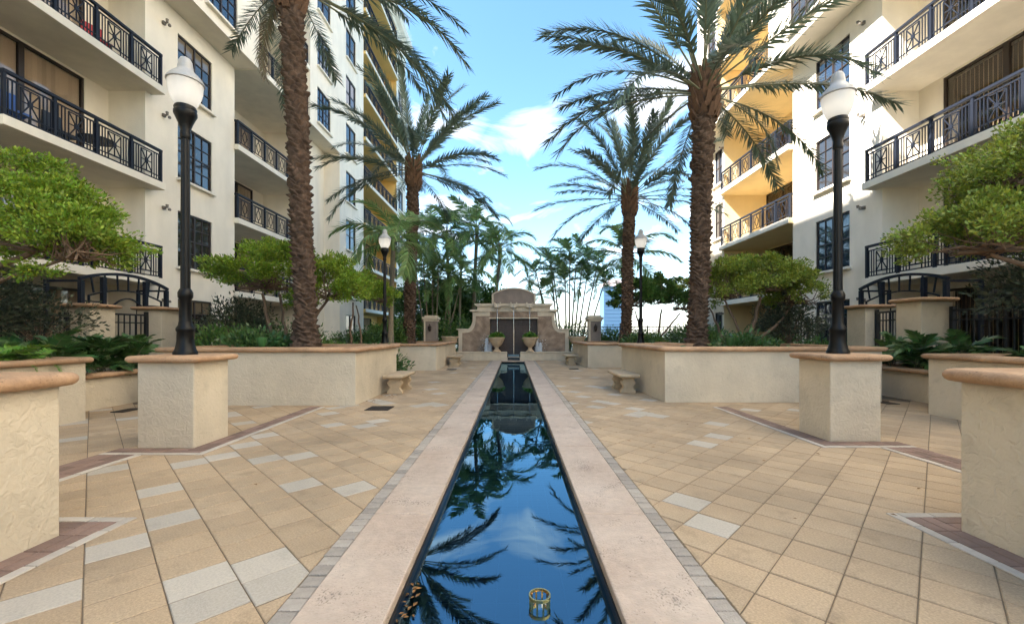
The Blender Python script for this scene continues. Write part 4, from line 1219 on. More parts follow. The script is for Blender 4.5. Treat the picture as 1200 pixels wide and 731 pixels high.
for x, sd, lab in ((-1.27, 1, 'white foaming water jet left of the fern urns'), (1.23, 2, 'white foaming water jet right of the fern urns')):
    T = thing('water_jet', lab, 'water jet', (x, FY-.55, .27), 'foaming jets in the fountain basin')
    gj = np.random.default_rng(sd); o = MB()
    for (dx, h, r) in ((-.07, .82, .13), (.10, .60, .11), (.0, .40, .17)):
        o.lathe([(r*(1.05-.55*q)*(1+.16*gj.uniform(-1, 1)), h*q) for q in np.linspace(0, .96, 14)] + [(.01, h)], 12, c=(dx, gj.uniform(-.05, .05), 0), flute=1, fd=.22)
    obj('column', o.mesh('column', 'foam', smooth=True), T)
    P = gj.normal(size=(260, 3))*np.array([.13, .10, .26]) + np.array([0, 0, .45]); P[:, 2] = np.abs(P[:, 2])
    V, F = leaf_quads(P, gj.normal(size=(260, 3)), .035, seed=sd, width=.9)
    tag(obj('spray', np_mesh('spray', V, F, 'foam'), T), kind='stuff')
for x, lab in ((-4.2, 'stone column with lantern left of the fountain'), (4.10, 'stone column with lantern right of the fountain')):
    T = thing('stone_column', lab, 'column', (x, FY, 0), 'columns flanking the fountain')
    obj('shaft', MB().box(-.30,.30,-.30,.30,0,1.92).mesh('shaft', 'fountain_slab', bevel=.02), T)
    cp = MB(); cp.box(-.34,.34,-.34,.34,1.921,2.02); cp.box(-.40,.40,-.40,.40,2.02,2.14); cp.box(-.30,.30,-.30,.30,2.14,2.22)
    obj('capital', cp.mesh('capital', 'fountain_trim', bevel=.015), T)
    obj('corner_trim', MB().box(-.32,-.24,-.32,.0,0,1.92).mesh('corner_trim', 'fountain_trim'), T)
    lt = MB(); lt.box(-.05,.05,-.36,-.30,1.6,1.72); lt.lathe([(.02,1.42),(.07,1.46),(.09,1.62),(.10,1.66),(.04,1.74),(.01,1.80)], 10, c=(0,-.42,0))
    obj('lantern', lt.mesh('lantern', 'window_bronze'), T)

# ------------------------------------------------------------------ palms
def frond_mesh(name, L_, n, ll, lw, bend, vee=28, vj=14, fwd=48, droop=0.25, start=.16, seed=0, leaf='palm_leaf', rach=.028, tipll=.45, rise=0.0):
    """pinnate frond along +y, bending downward by `bend` degrees over its length"""
    g = np.random.default_rng(seed)
    K = 14; pts = []; ang = 0.0; p = np.array([0., 0., 0.]); pts.append((p.copy(), 0.0))
    for k in range(K):
        t = (k+1)/K; ang = -R(bend) * t**1.35 + R(rise)*math.sin(math.pi*t)
        p = p + np.array([0, math.cos(ang), math.sin(ang)]) * L_/K
        pts.append((p.copy(), ang))
    mb = MB()
    mb.tube([q[0] for q in pts], [rach*(1-.85*k/K) for k in range(K+1)], 5)
    mb.mi = [1]*len(mb.f); mb.cur = 0
    for k in range(n):
        t = start + (1-start) * (k+.5)/n
        f = t*K; i = min(int(f), K-1); w = f - i
        c = pts[i][0]*(1-w) + pts[i+1][0]*w; a = pts[i][1]*(1-w) + pts[i+1][1]*w
        tang = np.array([0, math.cos(a), math.sin(a)]); nor = np.array([0, -math.sin(a), math.cos(a)])
        prof = min(1.0, (t-start)/.18 + .45) * (1.0 if t < .6 else 1 - (1-tipll)*(t-.6)/.4)
        for sg in (-1, 1):
            fw = R(fwd + g.uniform(-7, 7) - 18*(t-.5)); ve = R(vee + g.uniform(-vj, vj))
            d = tang*math.cos(fw) + (np.array([sg, 0, 0])*math.cos(ve) + nor*math.sin(ve))*math.sin(fw)
            ln = ll*prof*g.uniform(.85, 1.1)
            side = np.cross(d, nor + np.array([sg*.4, 0, 0])); side /= np.linalg.norm(side)
            m1 = c + d*ln*.45; tip = c + d*ln + np.array([0, 0, -1])*droop*ln*g.uniform(.6, 1.4)
            m1 = m1 + np.array([0, 0, -1])*droop*ln*.18
            hw = lw/2
            mb.add([c - side*hw*.6, c + side*hw*.6, m1 + side*hw, tip, m1 - side*hw], [(0, 1, 2, 4), (4, 2, 3)])
    return mb.mesh(name, [leaf, 'palm_rachis'], fix=False)

def palm_trunk(H, r0, r1, lean, flare, seed, curve=0.0):
    """trunk clad in overlapping leaf-base scars on a spiral lattice"""
    seg, rings = 84, int(H/0.0145)
    th = np.arange(seg)*2*np.pi/seg
    zz = np.linspace(0, H, rings)
    TH, ZZ = np.meshgrid(th, zz)
    na = 6; ph = .110
    g = np.random.default_rng(seed)
    u = TH*na/(2*np.pi); v = ZZ/ph + 1*TH/(2*np.pi) + .18*np.sin(2*TH + 2.1*ZZ)
    for q_ in range(5):
        v = v + .22*np.sin((q_+1)*TH + g.uniform(2, 9)*ZZ + g.uniform(0, 6))
    row = np.floor(v); fv = v - row
    fu = (u + .381966*row) % 1.0
    rnd = g.random((900, na+1))
    ci = np.floor((u + .381966*row) % na).astype(int)
    jit = rnd[row.astype(int) % 900, ci % na]
    shape = np.clip(1 - (np.abs(fu-.5)*2)**2.2*(.55+.45*fv), 0, 1)
    bump = shape*np.where(fv < .86, .15 + .85*fv/.86, (1-fv)/.14)*(.65 + .7*jit)
    t = ZZ/H
    rad = r0 + (r1-r0)*t + flare*np.exp(-ZZ/.28) 
    rad = rad + .10*bump - .05 + .012*np.sin(3*TH + 1.3*ZZ)
    cxv = lean[0]*t**(1+curve); cyv = lean[1]*t**(1+curve)
    V = np.stack([cxv + rad*np.cos(TH), cyv + rad*np.sin(TH), ZZ], axis=-1).reshape(-1, 3)
    i, k = np.meshgrid(np.arange(rings-1), np.arange(seg), indexing='ij')
    k2 = (k+1) % seg
    F = np.stack([i*seg+k, i*seg+k2, (i+1)*seg+k2, (i+1)*seg+k], axis=-1).reshape(-1, 4)
    return np_mesh('trunk', V, F, 'palm_trunk')

DATE = [frond_mesh('frond', 4.5, 96, .50, .040, bnd, vee=16, vj=42, fwd=40, droop=.10, seed=20+i, rise=6, tipll=.78, start=.22) for i, bnd in enumerate((22, 32, 40, 50, 36))]
DRY = frond_mesh('frond', 3.2, 50, .45, .036, 95, vee=10, fwd=40, droop=.5, seed=40, leaf='palm_leaf_dry')
def boots_mesh(r, seed):
    g = np.random.default_rng(seed); mb = MB()
    for k in range(64):
        a = k*2.39996; z = -.85 + 1.25*k/64; rr = r*(1.0 - .12*max(z, 0))
        ca, sa = math.cos(a), math.sin(a); l = .26 + .16*g.random(); w = .085
        b0 = Vector((ca*(rr-.04), sa*(rr-.04), z)); tip = b0 + Vector((ca*.14, sa*.14, l))
        tx = Vector((-sa, ca, 0))
        mb.add([b0-tx*w, b0+tx*w, b0+tx*w+Vector((ca*.07, sa*.07, .02)), b0-tx*w+Vector((ca*.07, sa*.07, .02)), tip-tx*w*.6, tip+tx*w*.6, tip+tx*w*.5+Vector((ca*.05, sa*.05, -.02)), tip-tx*w*.5+Vector((ca*.05, sa*.05, -.02))],
               [(0,1,5,4),(3,7,6,2),(0,4,7,3),(1,2,6,5),(4,5,6,7)])
    return mb.mesh('leaf_boots', 'palm_boot', fix=True)
def date_palm(x, y, z, H, lean, lab, n=46, L_=1.0, seed=0, r0=.30, r1=.29, flare=.20, extra=()):
    T = thing('date_palm', lab, 'palm tree', (x, y, z), 'date palms in the planters')
    obj('trunk', palm_trunk(H, r0, r1, lean, flare, seed), T)
    top = Vector((lean[0], lean[1], H))
    o = obj('leaf_boots', boots_mesh(r1, seed), T, loc=top + Vector((0, 0, -.05)))
    o['kind'] = 'stuff'
    g = random.Random(seed)
    for k in range(n):
        q = (k+.5)/n
        az = k*2.39996 + g.uniform(-.2, .2)
        el = 86 - 98*q**.92 + g.uniform(-8, 8)
        m_ = DATE[2 if el > 55 else g.choice((0, 1, 3, 4))]
        if el > 60: m_ = DATE[g.choice((0, 4, 1))]
        base = top + Vector((math.sin(-az)*.16, math.cos(az)*.16, .30 - .45*q))
        sc = L_*(1.0 - .12*abs(q-.4) + g.uniform(-.07, .07))
        obj('frond', m_, T, loc=base, rot=Euler((R(el), g.uniform(-.35, .35), az), 'XYZ'), scale=sc)
    for (azd, el, sc, dry) in extra:
        az = R(azd)
        obj('frond', DRY if dry else DATE[3], T, loc=top + Vector((math.sin(-az)*.18, math.cos(az)*.18, -.15)), rot=Euler((R(el), 0, az), 'XYZ'), scale=sc)
    return T
# extra fronds: azimuth counted anticlockwise from straight away (+y); 90 is left, -90 is right
date_palm(-4.70, 9.6, .90, 8.55, (-.42, .1), 'thick trunked date palm in the near left planter, crown above the picture', seed=1, n=32, L_=1.0, r0=.222, r1=.235, flare=.15,
          extra=((60, -22, .72, 1), (-62, -10, 1.0, 0), (-75, -18, .95, 0), (-95, -8, 1.0, 0)))
date_palm(4.86, 11.2, .90, 6.9, (.22, .05), 'large date palm in the near right planter', seed=5, n=36, L_=1.02, r0=.235, r1=.275, flare=.09,
          extra=((95, -5, .95, 0), (-80, -8, .9, 0), (-110, -35, .6, 0)))
date_palm(-4.72, 19.0, .80, 7.9, (.2, .1), 'tall date palm in the distant left planter', seed=9, n=37, L_=.95, r0=.25, r1=.27, flare=.07, extra=((-90, -10, .95, 0), (95, -12, .95, 0)))
date_palm(5.04, 19.0, .80, 6.7, (.20, .1), 'slimmer date palm in the distant right planter', seed=14, n=35, L_=.92, r0=.235, r1=.26, flare=.10, extra=((90, -10, .9, 0), (-95, -14, .8, 0)))

COCO = [frond_mesh('frond', 2.4, 46, .55, .048, bnd, vee=2, vj=20, fwd=55, droop=.35, seed=60+i, leaf='green_palm_leaf', rach=.022) for i, bnd in enumerate((65, 95, 120))]
def feather_palm(x, y, z, H, lean, lab, n=15, L_=1.0, seed=0, r=.11, cat='palm tree', group='feather palms behind the planters', leafmeshes=None, elmax=80, elmin=-15):
    T = thing('feather_palm', lab, cat, (x, y, z), group)
    mb = MB(); K = 10
    pts = [(lean[0]*(k/K)**1.6, lean[1]*(k/K), H*k/K) for k in range(K+1)]
    mb.tube(pts, [r*(1.25-.5*min(1, k/3)) if k < 3 else r*(.85-.12*k/K) for k in range(K+1)], 10)
    obj('trunk', mb.mesh('trunk', 'thin_stem', smooth=True), T)
    top = Vector(pts[-1])
    shaft = MB(); shaft.tube([top-Vector((0,0,.1)), top+Vector((0,0,.25)), top+Vector((0,0,.55))], [r*.75, r*.9, r*.35], 8)
    obj('crownshaft', shaft.mesh('crownshaft', 'green_palm_leaf', smooth=True), T)
    g = random.Random(seed); ms_ = leafmeshes or COCO
    for k in range(n):
        q = (k+.5)/n; az = k*2.39996 + g.uniform(-.3, .3); el = elmax - (elmax-elmin)*q + g.uniform(-8, 8)
        obj('frond', g.choice(ms_), T, loc=top+Vector((0, 0, .40-.25*q)), rot=Euler((R(el), g.uniform(-.4, .4), az), 'XYZ'), scale=L_*g.uniform(.85, 1.1))
    return T
feather_palm(-4.55, 15.6, .75, 3.7, (.1, 0), 'feather palm with arching fronds behind the distant left lamp', n=15, L_=1.0, seed=3, r=.11)
feather_palm(5.95, 22.6, 0, 5.2, (.1, 0), 'feather palm half hidden behind the distant right date palm', n=12, L_=1.25, seed=8, r=.10)
feather_palm(-1.25, 25.5, 0, 6.1, (.45, 0), 'leaning feather palm directly behind the fountain pediment', n=14, L_=1.15, seed=13, r=.12)
feather_palm(-2.6, 27.0, 0, 7.7, (.25, 0), 'tallest feather palm behind the fountain, left of the pediment', n=15, L_=1.2, seed=17, r=.15)
feather_palm(-4.0, 26.5, 0, 7.3, (-.2, 0), 'bushy feather palm behind the left fountain column', n=15, L_=1.3, seed=21, r=.12)
feather_palm(-5.4, 28.5, 0, 7.6, (.0, 0), 'distant feather palm between the left palm trunk and fountain', n=14, L_=1.3, seed=25, r=.12)
feather_palm(-3.2, 24.8, 0, 4.6, (.1, 0), 'short feather palm just behind the fountain left scroll', n=12, L_=1.1, seed=29, r=.09)

ARE = [frond_mesh('frond', 1.8, 30, .46, .048, bnd, vee=22, vj=20, fwd=52, droop=.3, seed=80+i, leaf='green_palm_leaf', rach=.016) for i, bnd in enumerate((60, 90, 115))]
def areca(x, y, lab, stems, seed):
    T = thing('cluster_palm', lab, 'palm tree', (x, y, 0), 'clustering palms behind the fountain')
    g = random.Random(seed)
    for (dx, H, lx) in stems:
        K = 8; dy = g.uniform(-.5, .5)
        pts = [(dx*.45 + (dx*.55+lx)*(k/K), dy, H*k/K) for k in range(K+1)]
        mb = MB(); mb.tube(pts, [.058-.028*k/K for k in range(K+1)], 7)
        st = obj('stem', mb.mesh('stem', 'thin_stem', smooth=True), T)
        top = Vector(pts[-1])
        for k in range(11):
            az = k*2.39996 + g.uniform(-.4, .4); el = 82 - 80*(k+.5)/11
            obj('frond', g.choice(ARE), st, loc=top+Vector((0, 0, -.04*k)), rot=Euler((R(el), g.uniform(-.4, .4), az), 'XYZ'), scale=g.uniform(.75, 1.05))
areca(3.2, 25.2, 'slender clustering palm with many thin stems right of the fountain',
      [(-1.9, 5.0, 0), (-1.4, 3.9, -.2), (-1.0, 5.6, 0), (-.55, 5.2, -.3), (-.2, 4.6, 0), (.1, 6.0, 0), (.45, 5.3, .1), (.8, 5.9, .2), (1.15, 4.7, .1), (1.5, 5.5, .3), (1.9, 4.4, .3)], 4)
areca(-4.6, 24.5, 'slender clustering palm with thin stems left of the fountain column',
      [(-1.1, 4.8, 0), (-.6, 5.6, -.1), (-.2, 4.4, 0), (.3, 5.2, 0), (.8, 4.6, .2), (1.3, 3.9, .2)], 6)

# ------------------------------------------------------------------ umbrella trees and shrubs
def umbrella(x, y, z, lab, lobes, stems, leafm, n, size=.075, seed=0, group='clipped umbrella trees', hang=.12, twigs=60):
    """lobes: (dx, dy, zc, rx, ry, rz) flattened domes; stems: lists of points with radii"""
    T = thing('umbrella_tree', lab, 'tree', (x, y, z), group)
    g = np.random.default_rng(seed); gr = random.Random(seed)
    tr = MB()
    for pts, r0, r1 in stems:
        # bend the stems a little
        P = []
        for k in range(len(pts)-1):
            for q in range(5):
                t = q/5; a, c = Vector(pts[k]), Vector(pts[k+1])
                P.append(a.lerp(c, t) + Vector((gr.uniform(-.025, .025), gr.uniform(-.025, .025), 0)))
        P.append(Vector(pts[-1]))
        nn = len(P); tr.tube(P, [r0+(r1-r0)*i/(nn-1) for i in range(nn)], 8)
    obj('trunk', tr.mesh('trunk', 'bark', smooth=True), T)
    tot = sum(l[3]*l[4] for l in lobes); VV, FF, nb = [], [], 0
    bw = MB()
    for li, (dx, dy, zc_, rx, ry, rz) in enumerate(lobes):
        m_ = int(n * rx*ry/tot)
        # clumps spread over the dome; leaves gathered round each clump
        nc = max(20, m_//55)
        d = g.normal(size=(nc, 3)); d[:, 2] = np.abs(d[:, 2])*1.15 - .30; d /= np.linalg.norm(d, axis=1)[:, None]
        ns = int(22 + 16*rx)                       # boughs: larger masses with gaps between them
        sd = g.normal(size=(ns, 3)); sd[:, 2] = np.abs(sd[:, 2])*1.15 - .30; sd /= np.linalg.norm(sd, axis=1)[:, None]
        S = sd*(.62 + .36*g.random(ns))[:, None]*np.array([rx, ry, rz])
        si = g.integers(0, ns, nc); so = g.normal(size=(nc, 3)); so /= np.linalg.norm(so, axis=1)[:, None]
        C = S[si] + so*(g.random(nc)**.5)[:, None]*np.array([.30*rx**.5, .30*ry**.5, .17*rz**.5])
        d = sd[si]*.5 + so*.5 + np.array([0, 0, .15]); d /= np.linalg.norm(d, axis=1)[:, None]
        cs = .07 + .09*g.random(nc)
        idx = g.integers(0, nc, m_)
        off = g.normal(size=(m_, 3)); off /= np.linalg.norm(off, axis=1)[:, None]; off *= (g.random(m_)**.45)[:, None]
        P = C[idx] + off*cs[idx][:, None]*np.array([1.25, 1.25, .85]) + np.array([dx, dy, zc_])
        D = off*.7 + d[idx]*.9 + np.array([0, 0, .25])
        V, F = leaf_quads(P, D, size, seed=seed+li, width=.5)
        VV.append(V); FF.append(F+nb); nb += len(V)
        ctr = Vector((dx, dy, zc_ - rz*.35))
        for k in range(min(twigs//2, nc)):
            e = Vector(C[k]) + Vector((dx, dy, zc_)); mid = ctr.lerp(e, .5) + Vector((0, 0, -.08))
            ctr2 = ctr + Vector((gr.uniform(-.4, .4)*rx, gr.uniform(-.4, .4)*ry, gr.uniform(-.1, .15)*rz)); mid = ctr2.lerp(e, .5) + Vector((gr.uniform(-.06, .06), gr.uniform(-.06, .06), -.05))
            bw.tube([ctr, ctr2, mid, e], [.022, .016, .010, .004], 4, cap=False)
    cr = obj('crown', np_mesh('crown', np.concatenate(VV), np.concatenate(FF), leafm), T)
    obj('branches', bw.mesh('branches', 'bark', fix=False), cr)
    return T
umbrella(-8.12, 6.55, .90, 'bright green umbrella tree at the left picture edge',
         [(-.5, 0, 2.35, 1.7, 1.6, 1.0), (.85, .1, 1.95, 1.10, 1.1, .78), (1.45, -.1, 1.72, .62, .8, .50), (-1.6, .3, 2.0, 1.2, 1.2, .8)],
         [([(-.6,0,-.1),(-.45,0,.7),(.1,.05,1.45),(.8,.1,1.8)], .085, .035), ([(-.45,0,.6),(-.6,.1,1.4),(-.5,0,2.0)], .07, .03), ([(-.3,0,.9),(.4,-.2,1.2),(1.3,-.1,1.55)], .045, .02)],
         'leaf_bright', 62000, size=.058, seed=2)
umbrella(8.3, 6.5, .92, 'tall layered green tree at the right picture edge',
         [(-1.05, -.1, 1.85, 1.20, 1.1, .62), (.1, .1, 2.25, 1.3, 1.2, .75), (.0, .1, 3.1, 1.25, 1.1, .72), (.9, .3, 2.4, 1.2, 1.2, .9), (-.55, 0, 2.75, .62, .7, .40)],
         [([(.3,0,-.1),(.2,0,.8),(.1,.0,1.7),(.1,.1,2.7)], .09, .04), ([(.2,0,.7),(-.4,-.1,1.35),(-1.1,-.1,1.6)], .06, .025), ([(.2,0,1.0),(.9,.2,1.9)], .05, .02)],
         'leaf_olive', 60000, size=.058, seed=5)
umbrella(-6.3, 11.1, .45, 'umbrella tree left of the thick date palm trunk',
         [(-.25, 0, 2.38, 1.40, 1.25, .95), (1.35, .1, 2.10, .98, 1.0, .85)],
         [([(.1,0,0),(-.05,0,.8),(-.3,0,1.9)], .07, .035), ([(.15,0,0),(.3,.05,.7),(.1,.1,1.9)], .055, .03), ([(.55,0,0),(.6,0,.6),(1.0,.1,1.2),(1.4,.1,1.8)], .075, .03), ([(.2,0,.3),(.6,0,1.0),(.7,0,1.6)], .05, .02)],
         'leaf_bright', 36000, size=.064, seed=8)
umbrella(-5.3, 14.2, .45, 'small umbrella tree left of the distant lamp',
         [(0, 0, 2.35, .85, .85, .55), (.75, .2, 2.1, .62, .7, .45)],
         [([(-.1,0,0),(-.18,0,.9),(-.1,0,1.9)], .05, .025), ([(.25,0,0),(.15,.0,.9),(.0,0,1.8)], .045, .02)], 'leaf_bright', 10000, size=.075, seed=11, twigs=40)
umbrella(6.75, 11.9, .45, 'spreading umbrella tree behind the near right planter',
         [(-.85, 0, 2.15, .95, 1.0, .72), (.35, 0, 2.35, 1.2, 1.1, .78), (1.3, .1, 1.95, .75, .9, .70)],
         [([(0,0,0),(-.05,0,.9),(.2,0,1.9)], .075, .035), ([(-.1,0,0),(-.35,0,.8),(-.8,0,1.8)], .06, .025), ([(.05,0,.6),(.7,0,1.15),(1.2,.1,1.7)], .055, .02), ([(-.3,0,0),(-.8,.1,.7),(-1.2,.1,1.6)], .05, .02)],
         'leaf_olive', 34000, size=.064, seed=14)
umbrella(6.6, 20.8, 0, 'dark green rounded tree beyond the distant right lamp',
         [(-.6, 0, 3.0, 1.35, 1.2, 1.0), (.8, .2, 3.2, 1.4, 1.2, 1.05), (1.6, 0, 2.8, 1.0, 1.0, .8)],
         [([(.3,0,0),(.5,0,1.2),(.7,0,2.5)], .08, .04), ([(.0,0,0),(-.3,0,1.2),(-.6,0,2.4)], .07, .03), ([(.5,0,1.0),(1.1,0,1.7),(1.6,0,2.3)], .06, .03)],
         'leaf_deep', 22000, size=.12, seed=17)
def bush(name, x, y, z, lab, lobes, leafm, n, size, seed, group, cat='shrub', stems=8):
    T = thing(name, lab, cat, (x, y, z), group)
    g = np.random.default_rng(seed); VV, FF, nb = [], [], 0
    tot = sum(l[3]*l[5] for l in lobes); gr = random.Random(seed); st = MB()
    for li, (dx, dy, zc_, rx, ry, rz) in enumerate(lobes):
        m_ = int(n*rx*rz/tot); nc = max(12, m_//30)
        d = g.normal(size=(nc, 3)); d[:, 2] = np.abs(d[:, 2])*1.1 - .35; d /= np.linalg.norm(d, axis=1)[:, None]
        C = d*(.45+.6*g.random(nc))[:, None]*np.array([rx, ry, rz]) + g.normal(size=(nc, 3))*.05
        idx = g.integers(0, nc, m_); off = g.normal(size=(m_, 3))*.5
        P = C[idx] + off*size*2.2 + np.array([dx, dy, zc_]); P[:, 2] = np.maximum(P[:, 2], .03)
        V, F = leaf_quads(P, off*.5 + d[idx] + np.array([0, 0, .3]), size, seed=seed+li, width=.42, droop=.1)
        VV.append(V); FF.append(F+nb); nb += len(V)
        for k in range(min(stems, nc)):
            e = Vector(C[k]) + Vector((dx, dy, zc_)); st.tube([(dx*.6+gr.uniform(-.1,.1), dy*.6, 0), Vector((dx, dy, zc_*.6)), e], [.016, .012, .005], 4, cap=False)
    obj('foliage', np_mesh('foliage', np.concatenate(VV), np.concatenate(FF), leafm), T)
    obj('stems', st.mesh('stems', 'bark', fix=False), T)
    return T
bush('shrub', -9.7, 7.3, .3, 'dull dark shrub below the left umbrella tree', [(0, 0, 1.35, 1.15, 1.0, .85), (-.9, -.6, 1.4, 1.0, .9, .9), (.5, .9, 1.2, .7, .7, .6)], 'leaf_dull', 9000, .085, 31, 'shrubs round the courtyard', stems=26)
bush('shrub', 9.2, 7.0, .3, 'dull dark shrub below the right picture edge tree', [(0, 0, 1.7, 1.05, 1.0, .85), (.3, -.6, 1.2, 1.0, .9, .9)], 'leaf_dull', 9000, .085, 33, 'shrubs round the courtyard', stems=26)
bush('shrub', -7.6, 11.6, .2, 'grey green twiggy shrub behind the left umbrella tree', [(0, 0, 1.15, .95, .8, .85)], 'leaf_dull', 4500, .085, 35, 'shrubs round the courtyard', stems=26)
bush('shrub', 8.1, 12.4, .2, 'dull twiggy shrub right of the spreading umbrella tree', [(0, 0, 1.3, .85, .8, .85)], 'leaf_dull', 4500, .085, 37, 'shrubs round the courtyard', stems=26)

# split-leaf philodendrons and ferns
PHI = [frond_mesh('leaf', .56, 9, .19, .060, bnd, vee=8, fwd=55, droop=.25, seed=100+i, leaf='leaf_philodendron', rach=.010, start=.30, tipll=.5) for i, bnd in enumerate((60, 85, 105))]
FERN = [frond_mesh('leaf', .70, 30, .13, .026, bnd, vee=6, fwd=68, droop=.15, seed=110+i, leaf='leaf_fern', rach=.006, start=.08, tipll=.15) for i, bnd in enumerate((80, 110))]
def rosette(name, x, y, z, lab, meshes, n, sc, seed, group, cat='plant', el0=80, el1=5, tall=0.0):
    T = thing(name, lab, cat, (x, y, z), group); g = random.Random(seed)
    for k in range(n):
        q = (k+.5)/n; az = k*2.39996 + g.uniform(-.4, .4); el = el0 - (el0-el1)*q + g.uniform(-10, 10)
        obj('leaf', g.choice(meshes), T, loc=(g.uniform(-.10, .10), g.uniform(-.10, .10), tall*g.random()), rot=Euler((R(el), g.uniform(-.4, .4), az), 'XYZ'), scale=sc*g.uniform(.7, 1.2))
G1 = 'split-leaf plants in the planters'
def spot(x, y): return x, y
rows = [  # (x, y, z, label, scale, leaves)
    (-7.55, 6.95, .50, 'split-leaf plant in the low left planter, nearest the side planter', 1.0, 20),
    (-7.60, 7.75, .50, 'split-leaf plant in the middle of the low left planter', 1.05, 22),
    (-7.65, 8.55, .50, 'split-leaf plant in the low left planter, beside the lamp pedestal', 1.0, 20),
    (-8.3, 8.9, .50, 'split-leaf plant before the farther left gate pillar', .95, 18),
    (-8.35, 7.3, .50, 'split-leaf plant before the nearer left gate pillar', 1.0, 18),
    (8.15, 7.6, .50, 'split-leaf plant in the low right planter, nearest the side planter', 1.0, 20),
    (8.1, 8.4, .50, 'split-leaf plant in the middle of the low right planter', 1.05, 22),
    (8.2, 9.2, .50, 'split-leaf plant in the low right planter, beside the lamp post', .95, 18),
    (7.35, 5.9, .80, 'split-leaf plant on the right side planter, near its far end', .8, 16),
    (7.5, 5.1, .80, 'split-leaf plant on the right side planter, at the picture edge', .85, 16),
    (8.3, 6.2, .80, 'broad leaf plant before the right metal fence', 1.0, 16),
    (-6.95, 5.6, .80, 'split-leaf plant on the left side planter, near its far end', .85, 16),
    (-7.2, 4.9, .80, 'split-leaf plant on the left side planter, at the picture edge', .9, 16)]
for i, (x, y, z, lab, sc, n) in enumerate(rows): rosette('philodendron', x, y, z, lab, PHI, n*2, sc*(.90 if z < .6 else .80), 200+i, G1, el0=88, el1=42, tall=.48 if z < .6 else .08)
for i, (x, y, lab) in enumerate([(-6.85, 5.35, 'feathery fern on the left side planter, at the picture edge'), (-6.85, 5.85, 'feathery fern on the left side planter, nearest its far end')]):
    rosette('fern', x, y, .88, lab, FERN, 34, .80, 230+i, 'ferns on the left side planter', el0=65, el1=5)
G2 = 'dark green shrubs filling the planters'
beds = [(-5.9, 9.6, .78, 'dark shrub in the left palm planter, left of the trunk', .75, .36),
        (-5.2, 10.9, .1, 'dark shrub behind the left palm planter, left of the trunk', .8, 1.0),
        (-3.7, 10.9, .1, 'dark shrub behind the left palm planter, right of the trunk', .7, .75),
        (-7.2, 10.4, .1, 'dark shrub behind the big left lamp post', .9, 1.35),
        (-8.3, 12.9, .0, 'dark shrub against the left building, behind the lamp post', 1.2, 1.7),
        (-6.9, 13.4, .0, 'dark shrub behind the left umbrella tree stems', 1.2, 1.6),
        (-5.7, 15.6, .7, 'dark shrub left of the small left lamp, in the distant planter', .9, .5),
        (-5.6, 18.2, .7, 'dark shrub left of the distant left date palm', .9, .9),
        (5.6, 10.3, .78, 'dark shrub in the right palm planter, right of the trunk', .6, .26),
        (6.3, 13.4, .1, 'dark shrub behind the right palm planter, beside the trunk', .8, 1.35),
        (8.2, 11.4, .1, 'dark shrub behind the big right lamp post', .7, .9),
        (8.6, 13.5, .1, 'dark shrub along the fence behind the right umbrella tree', 1.0, 1.2),
        (5.0, 17.4, .7, 'dark shrub in the distant right planter, before the palm', .5, .3),
        (5.9, 18.8, .7, 'dark shrub in the distant right planter, right of the palm', .8, .5),
        (8.3, 19.5, .0, 'dark shrub beyond the distant right planter, below the rounded tree', 1.3, 1.6)]
for i, (x, y, z, lab, rx, h) in enumerate(beds):
    bush('shrub', x, y, z, lab, [(0, 0, h*.45, rx, .6, h*.6), (rx*.5, .2, h*.35, rx*.6, .5, h*.5)], ['leaf_philodendron', 'leaf_deep'][i % 2], 3600, [.11, .09][i % 2], 300+i, G2)
for i, (x, y, lab) in enumerate([(-3.35, 8.75, 'low leafy plant at the foot of the near left date palm'), (-5.35, 8.55, 'low leafy plant left of the near left palm trunk'), (-4.15, 8.6, 'low leafy plant just right of the near left palm trunk'),
                                 (3.6, 9.0, 'low leafy plant in the right planter, left of the palm trunk'), (5.9, 8.9, 'low leafy plant in the right planter, beside the lamp post'), (4.9, 8.8, 'low leafy plant in the right planter, right of the palm trunk')]):
    rosette('philodendron', x, y, .84, lab, PHI, 14, .42, 400+i, 'low plants in the palm planters')
G3 = 'hedges behind the fountain'
hed = [(-3.6, 23.2, 'clipped hedge behind the fountain, left side', 1.8, 2.1), (3.7, 23.2, 'clipped hedge behind the fountain, right side', 1.8, 1.75),
       (-6.6, 23.4, 'hedge between the left building and the fountain column', 1.5, 2.0), (6.6, 23.6, 'hedge right of the fountain column', 1.8, 1.3), (9.6, 22.8, 'hedge between the rounded tree and the right building', 1.6, 1.7)]
for i, (x, y, lab, rx, h) in enumerate(hed):
    bush('hedge', x, y, 0, lab, [(0, 0, h*.5, rx, .7, h*.55), (-rx*.6, .1, h*.42, rx*.6, .6, h*.5), (rx*.6, .1, h*.42, rx*.6, .6, h*.5)], 'leaf_deep', 4200, .13, 500+i, G3, cat='hedge')
big = [(-2.6, 29.0, 'dense dark tree behind the fountain pediment', [(0, 0, 3.7, 2.4, 1.6, 1.7), (1.7, 0, 3.3, 1.5, 1.2, 1.4), (-1.8, 0, 3.3, 1.9, 1.4, 1.7), (0, 0, 2.0, 3.0, 1.4, 1.5)], 24000),
       (-6.2, 30.5, 'dense dark tree beyond the left fountain column', [(0, 0, 3.6, 2.6, 1.6, 2.2), (0, 0, 1.8, 2.6, 1.4, 1.5)], 16000)]
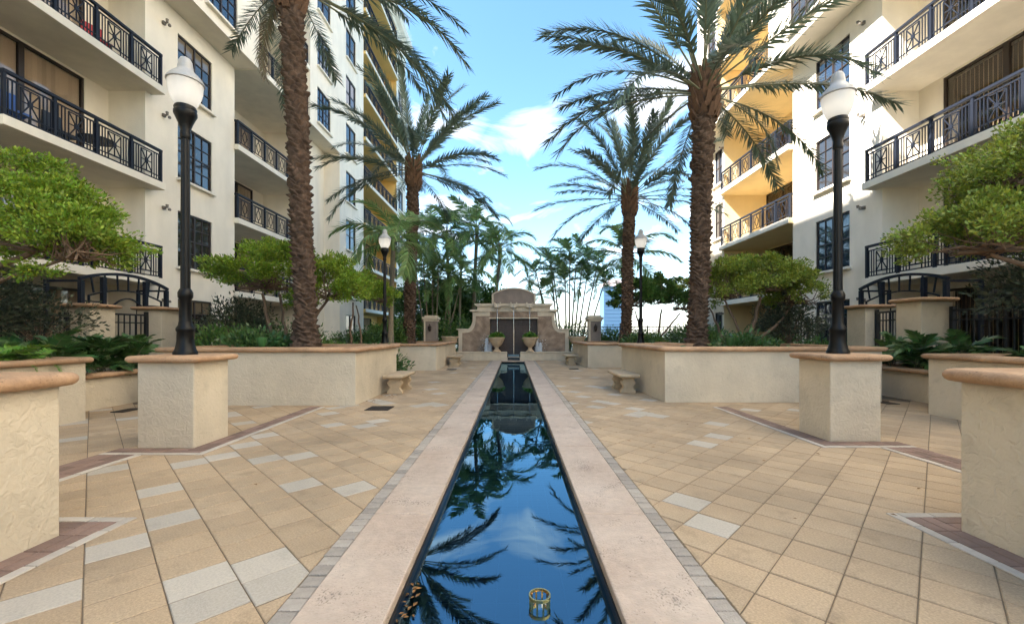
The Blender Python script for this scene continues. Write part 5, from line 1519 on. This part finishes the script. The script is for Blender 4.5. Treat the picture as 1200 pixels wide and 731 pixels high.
for i, (x, y, lab, lobes, n) in enumerate(big):
    T = bush('broadleaf_tree', x, y, -.62, lab, lobes, 'leaf_deep', n, .20, 600+i, 'dense trees behind the fountain', cat='tree', stems=14)
    tk = MB(); tk.tube([(0,0,0),(.1,0,1.5),(0,0,3.2)], [.18,.14,.08], 10); obj('trunk', tk.mesh('trunk', 'bark', smooth=True), T)

# ------------------------------------------------------------------ small planter things
def flood(x, y, z, lab):
    T = thing('garden_spotlight', lab, 'spotlight', (x, y, z), 'garden spotlights')
    obj('stake', MB().box(-.012,.012,-.012,.012,0,.2).mesh('stake', 'gate_metal'), T)
    obj('lamp_head', MB().lathe([(.04,.18),(.07,.22),(.10,.36),(.10,.38),(.0,.36)], 14).mesh('lamp_head', 'leaf_philodendron', smooth=True), T)
flood(-4.98, 8.35, .85, 'green garden spotlight left of the near left palm trunk')
flood(4.45, 8.7, .85, 'green garden spotlight right of the near right palm trunk')

# ------------------------------------------------------------------ far waterfront
def tower(x, y, w, d, h, lab, mname, floors, crown):
    T = thing('distant_tower', lab, 'building', (x, y, -.66), 'far towers across the water')
    obj('wall', MB().box(-w/2, w/2, -d/2, d/2, 0, h).mesh('wall', mname), T)
    wm2 = MB().box(-w*.46, w*.46, -.12, .12, 0, h/floors*.5).mesh('window_band', 'far_glass')
    for k in range(floors): obj('window_band', wm2, T, loc=(0, -d/2-.02, h*(k+.3)/floors))
    if crown:
        arc_ = [(w/2*math.cos(R(180*k/12)), h + w*.32*math.sin(R(180*k/12))) for k in range(13)]
        obj('crown', MB().prism(arc_, -d/2-.3, d/2).mesh('crown', 'far_rose'), T)
        obj('mast', MB().tube([(-w*.3,0,h),(-w*.3,0,h+w*.9)], .25, 6).mesh('mast', 'far_pale'), T)
    else:
        obj('parapet', MB().box(-w/2-.3, w/2+.3, -d/2-.3, d/2+.3, h, h+1.2).mesh('parapet', mname), T)
tower(72, 310, 15, 15, 36, 'pale blue glass tower far right across the water', 'far_blue', 14, True)
tower(-50, 230, 7, 8, 30, 'pale hazy tower seen right of the tall left palm trunk', 'far_pale', 12, False)
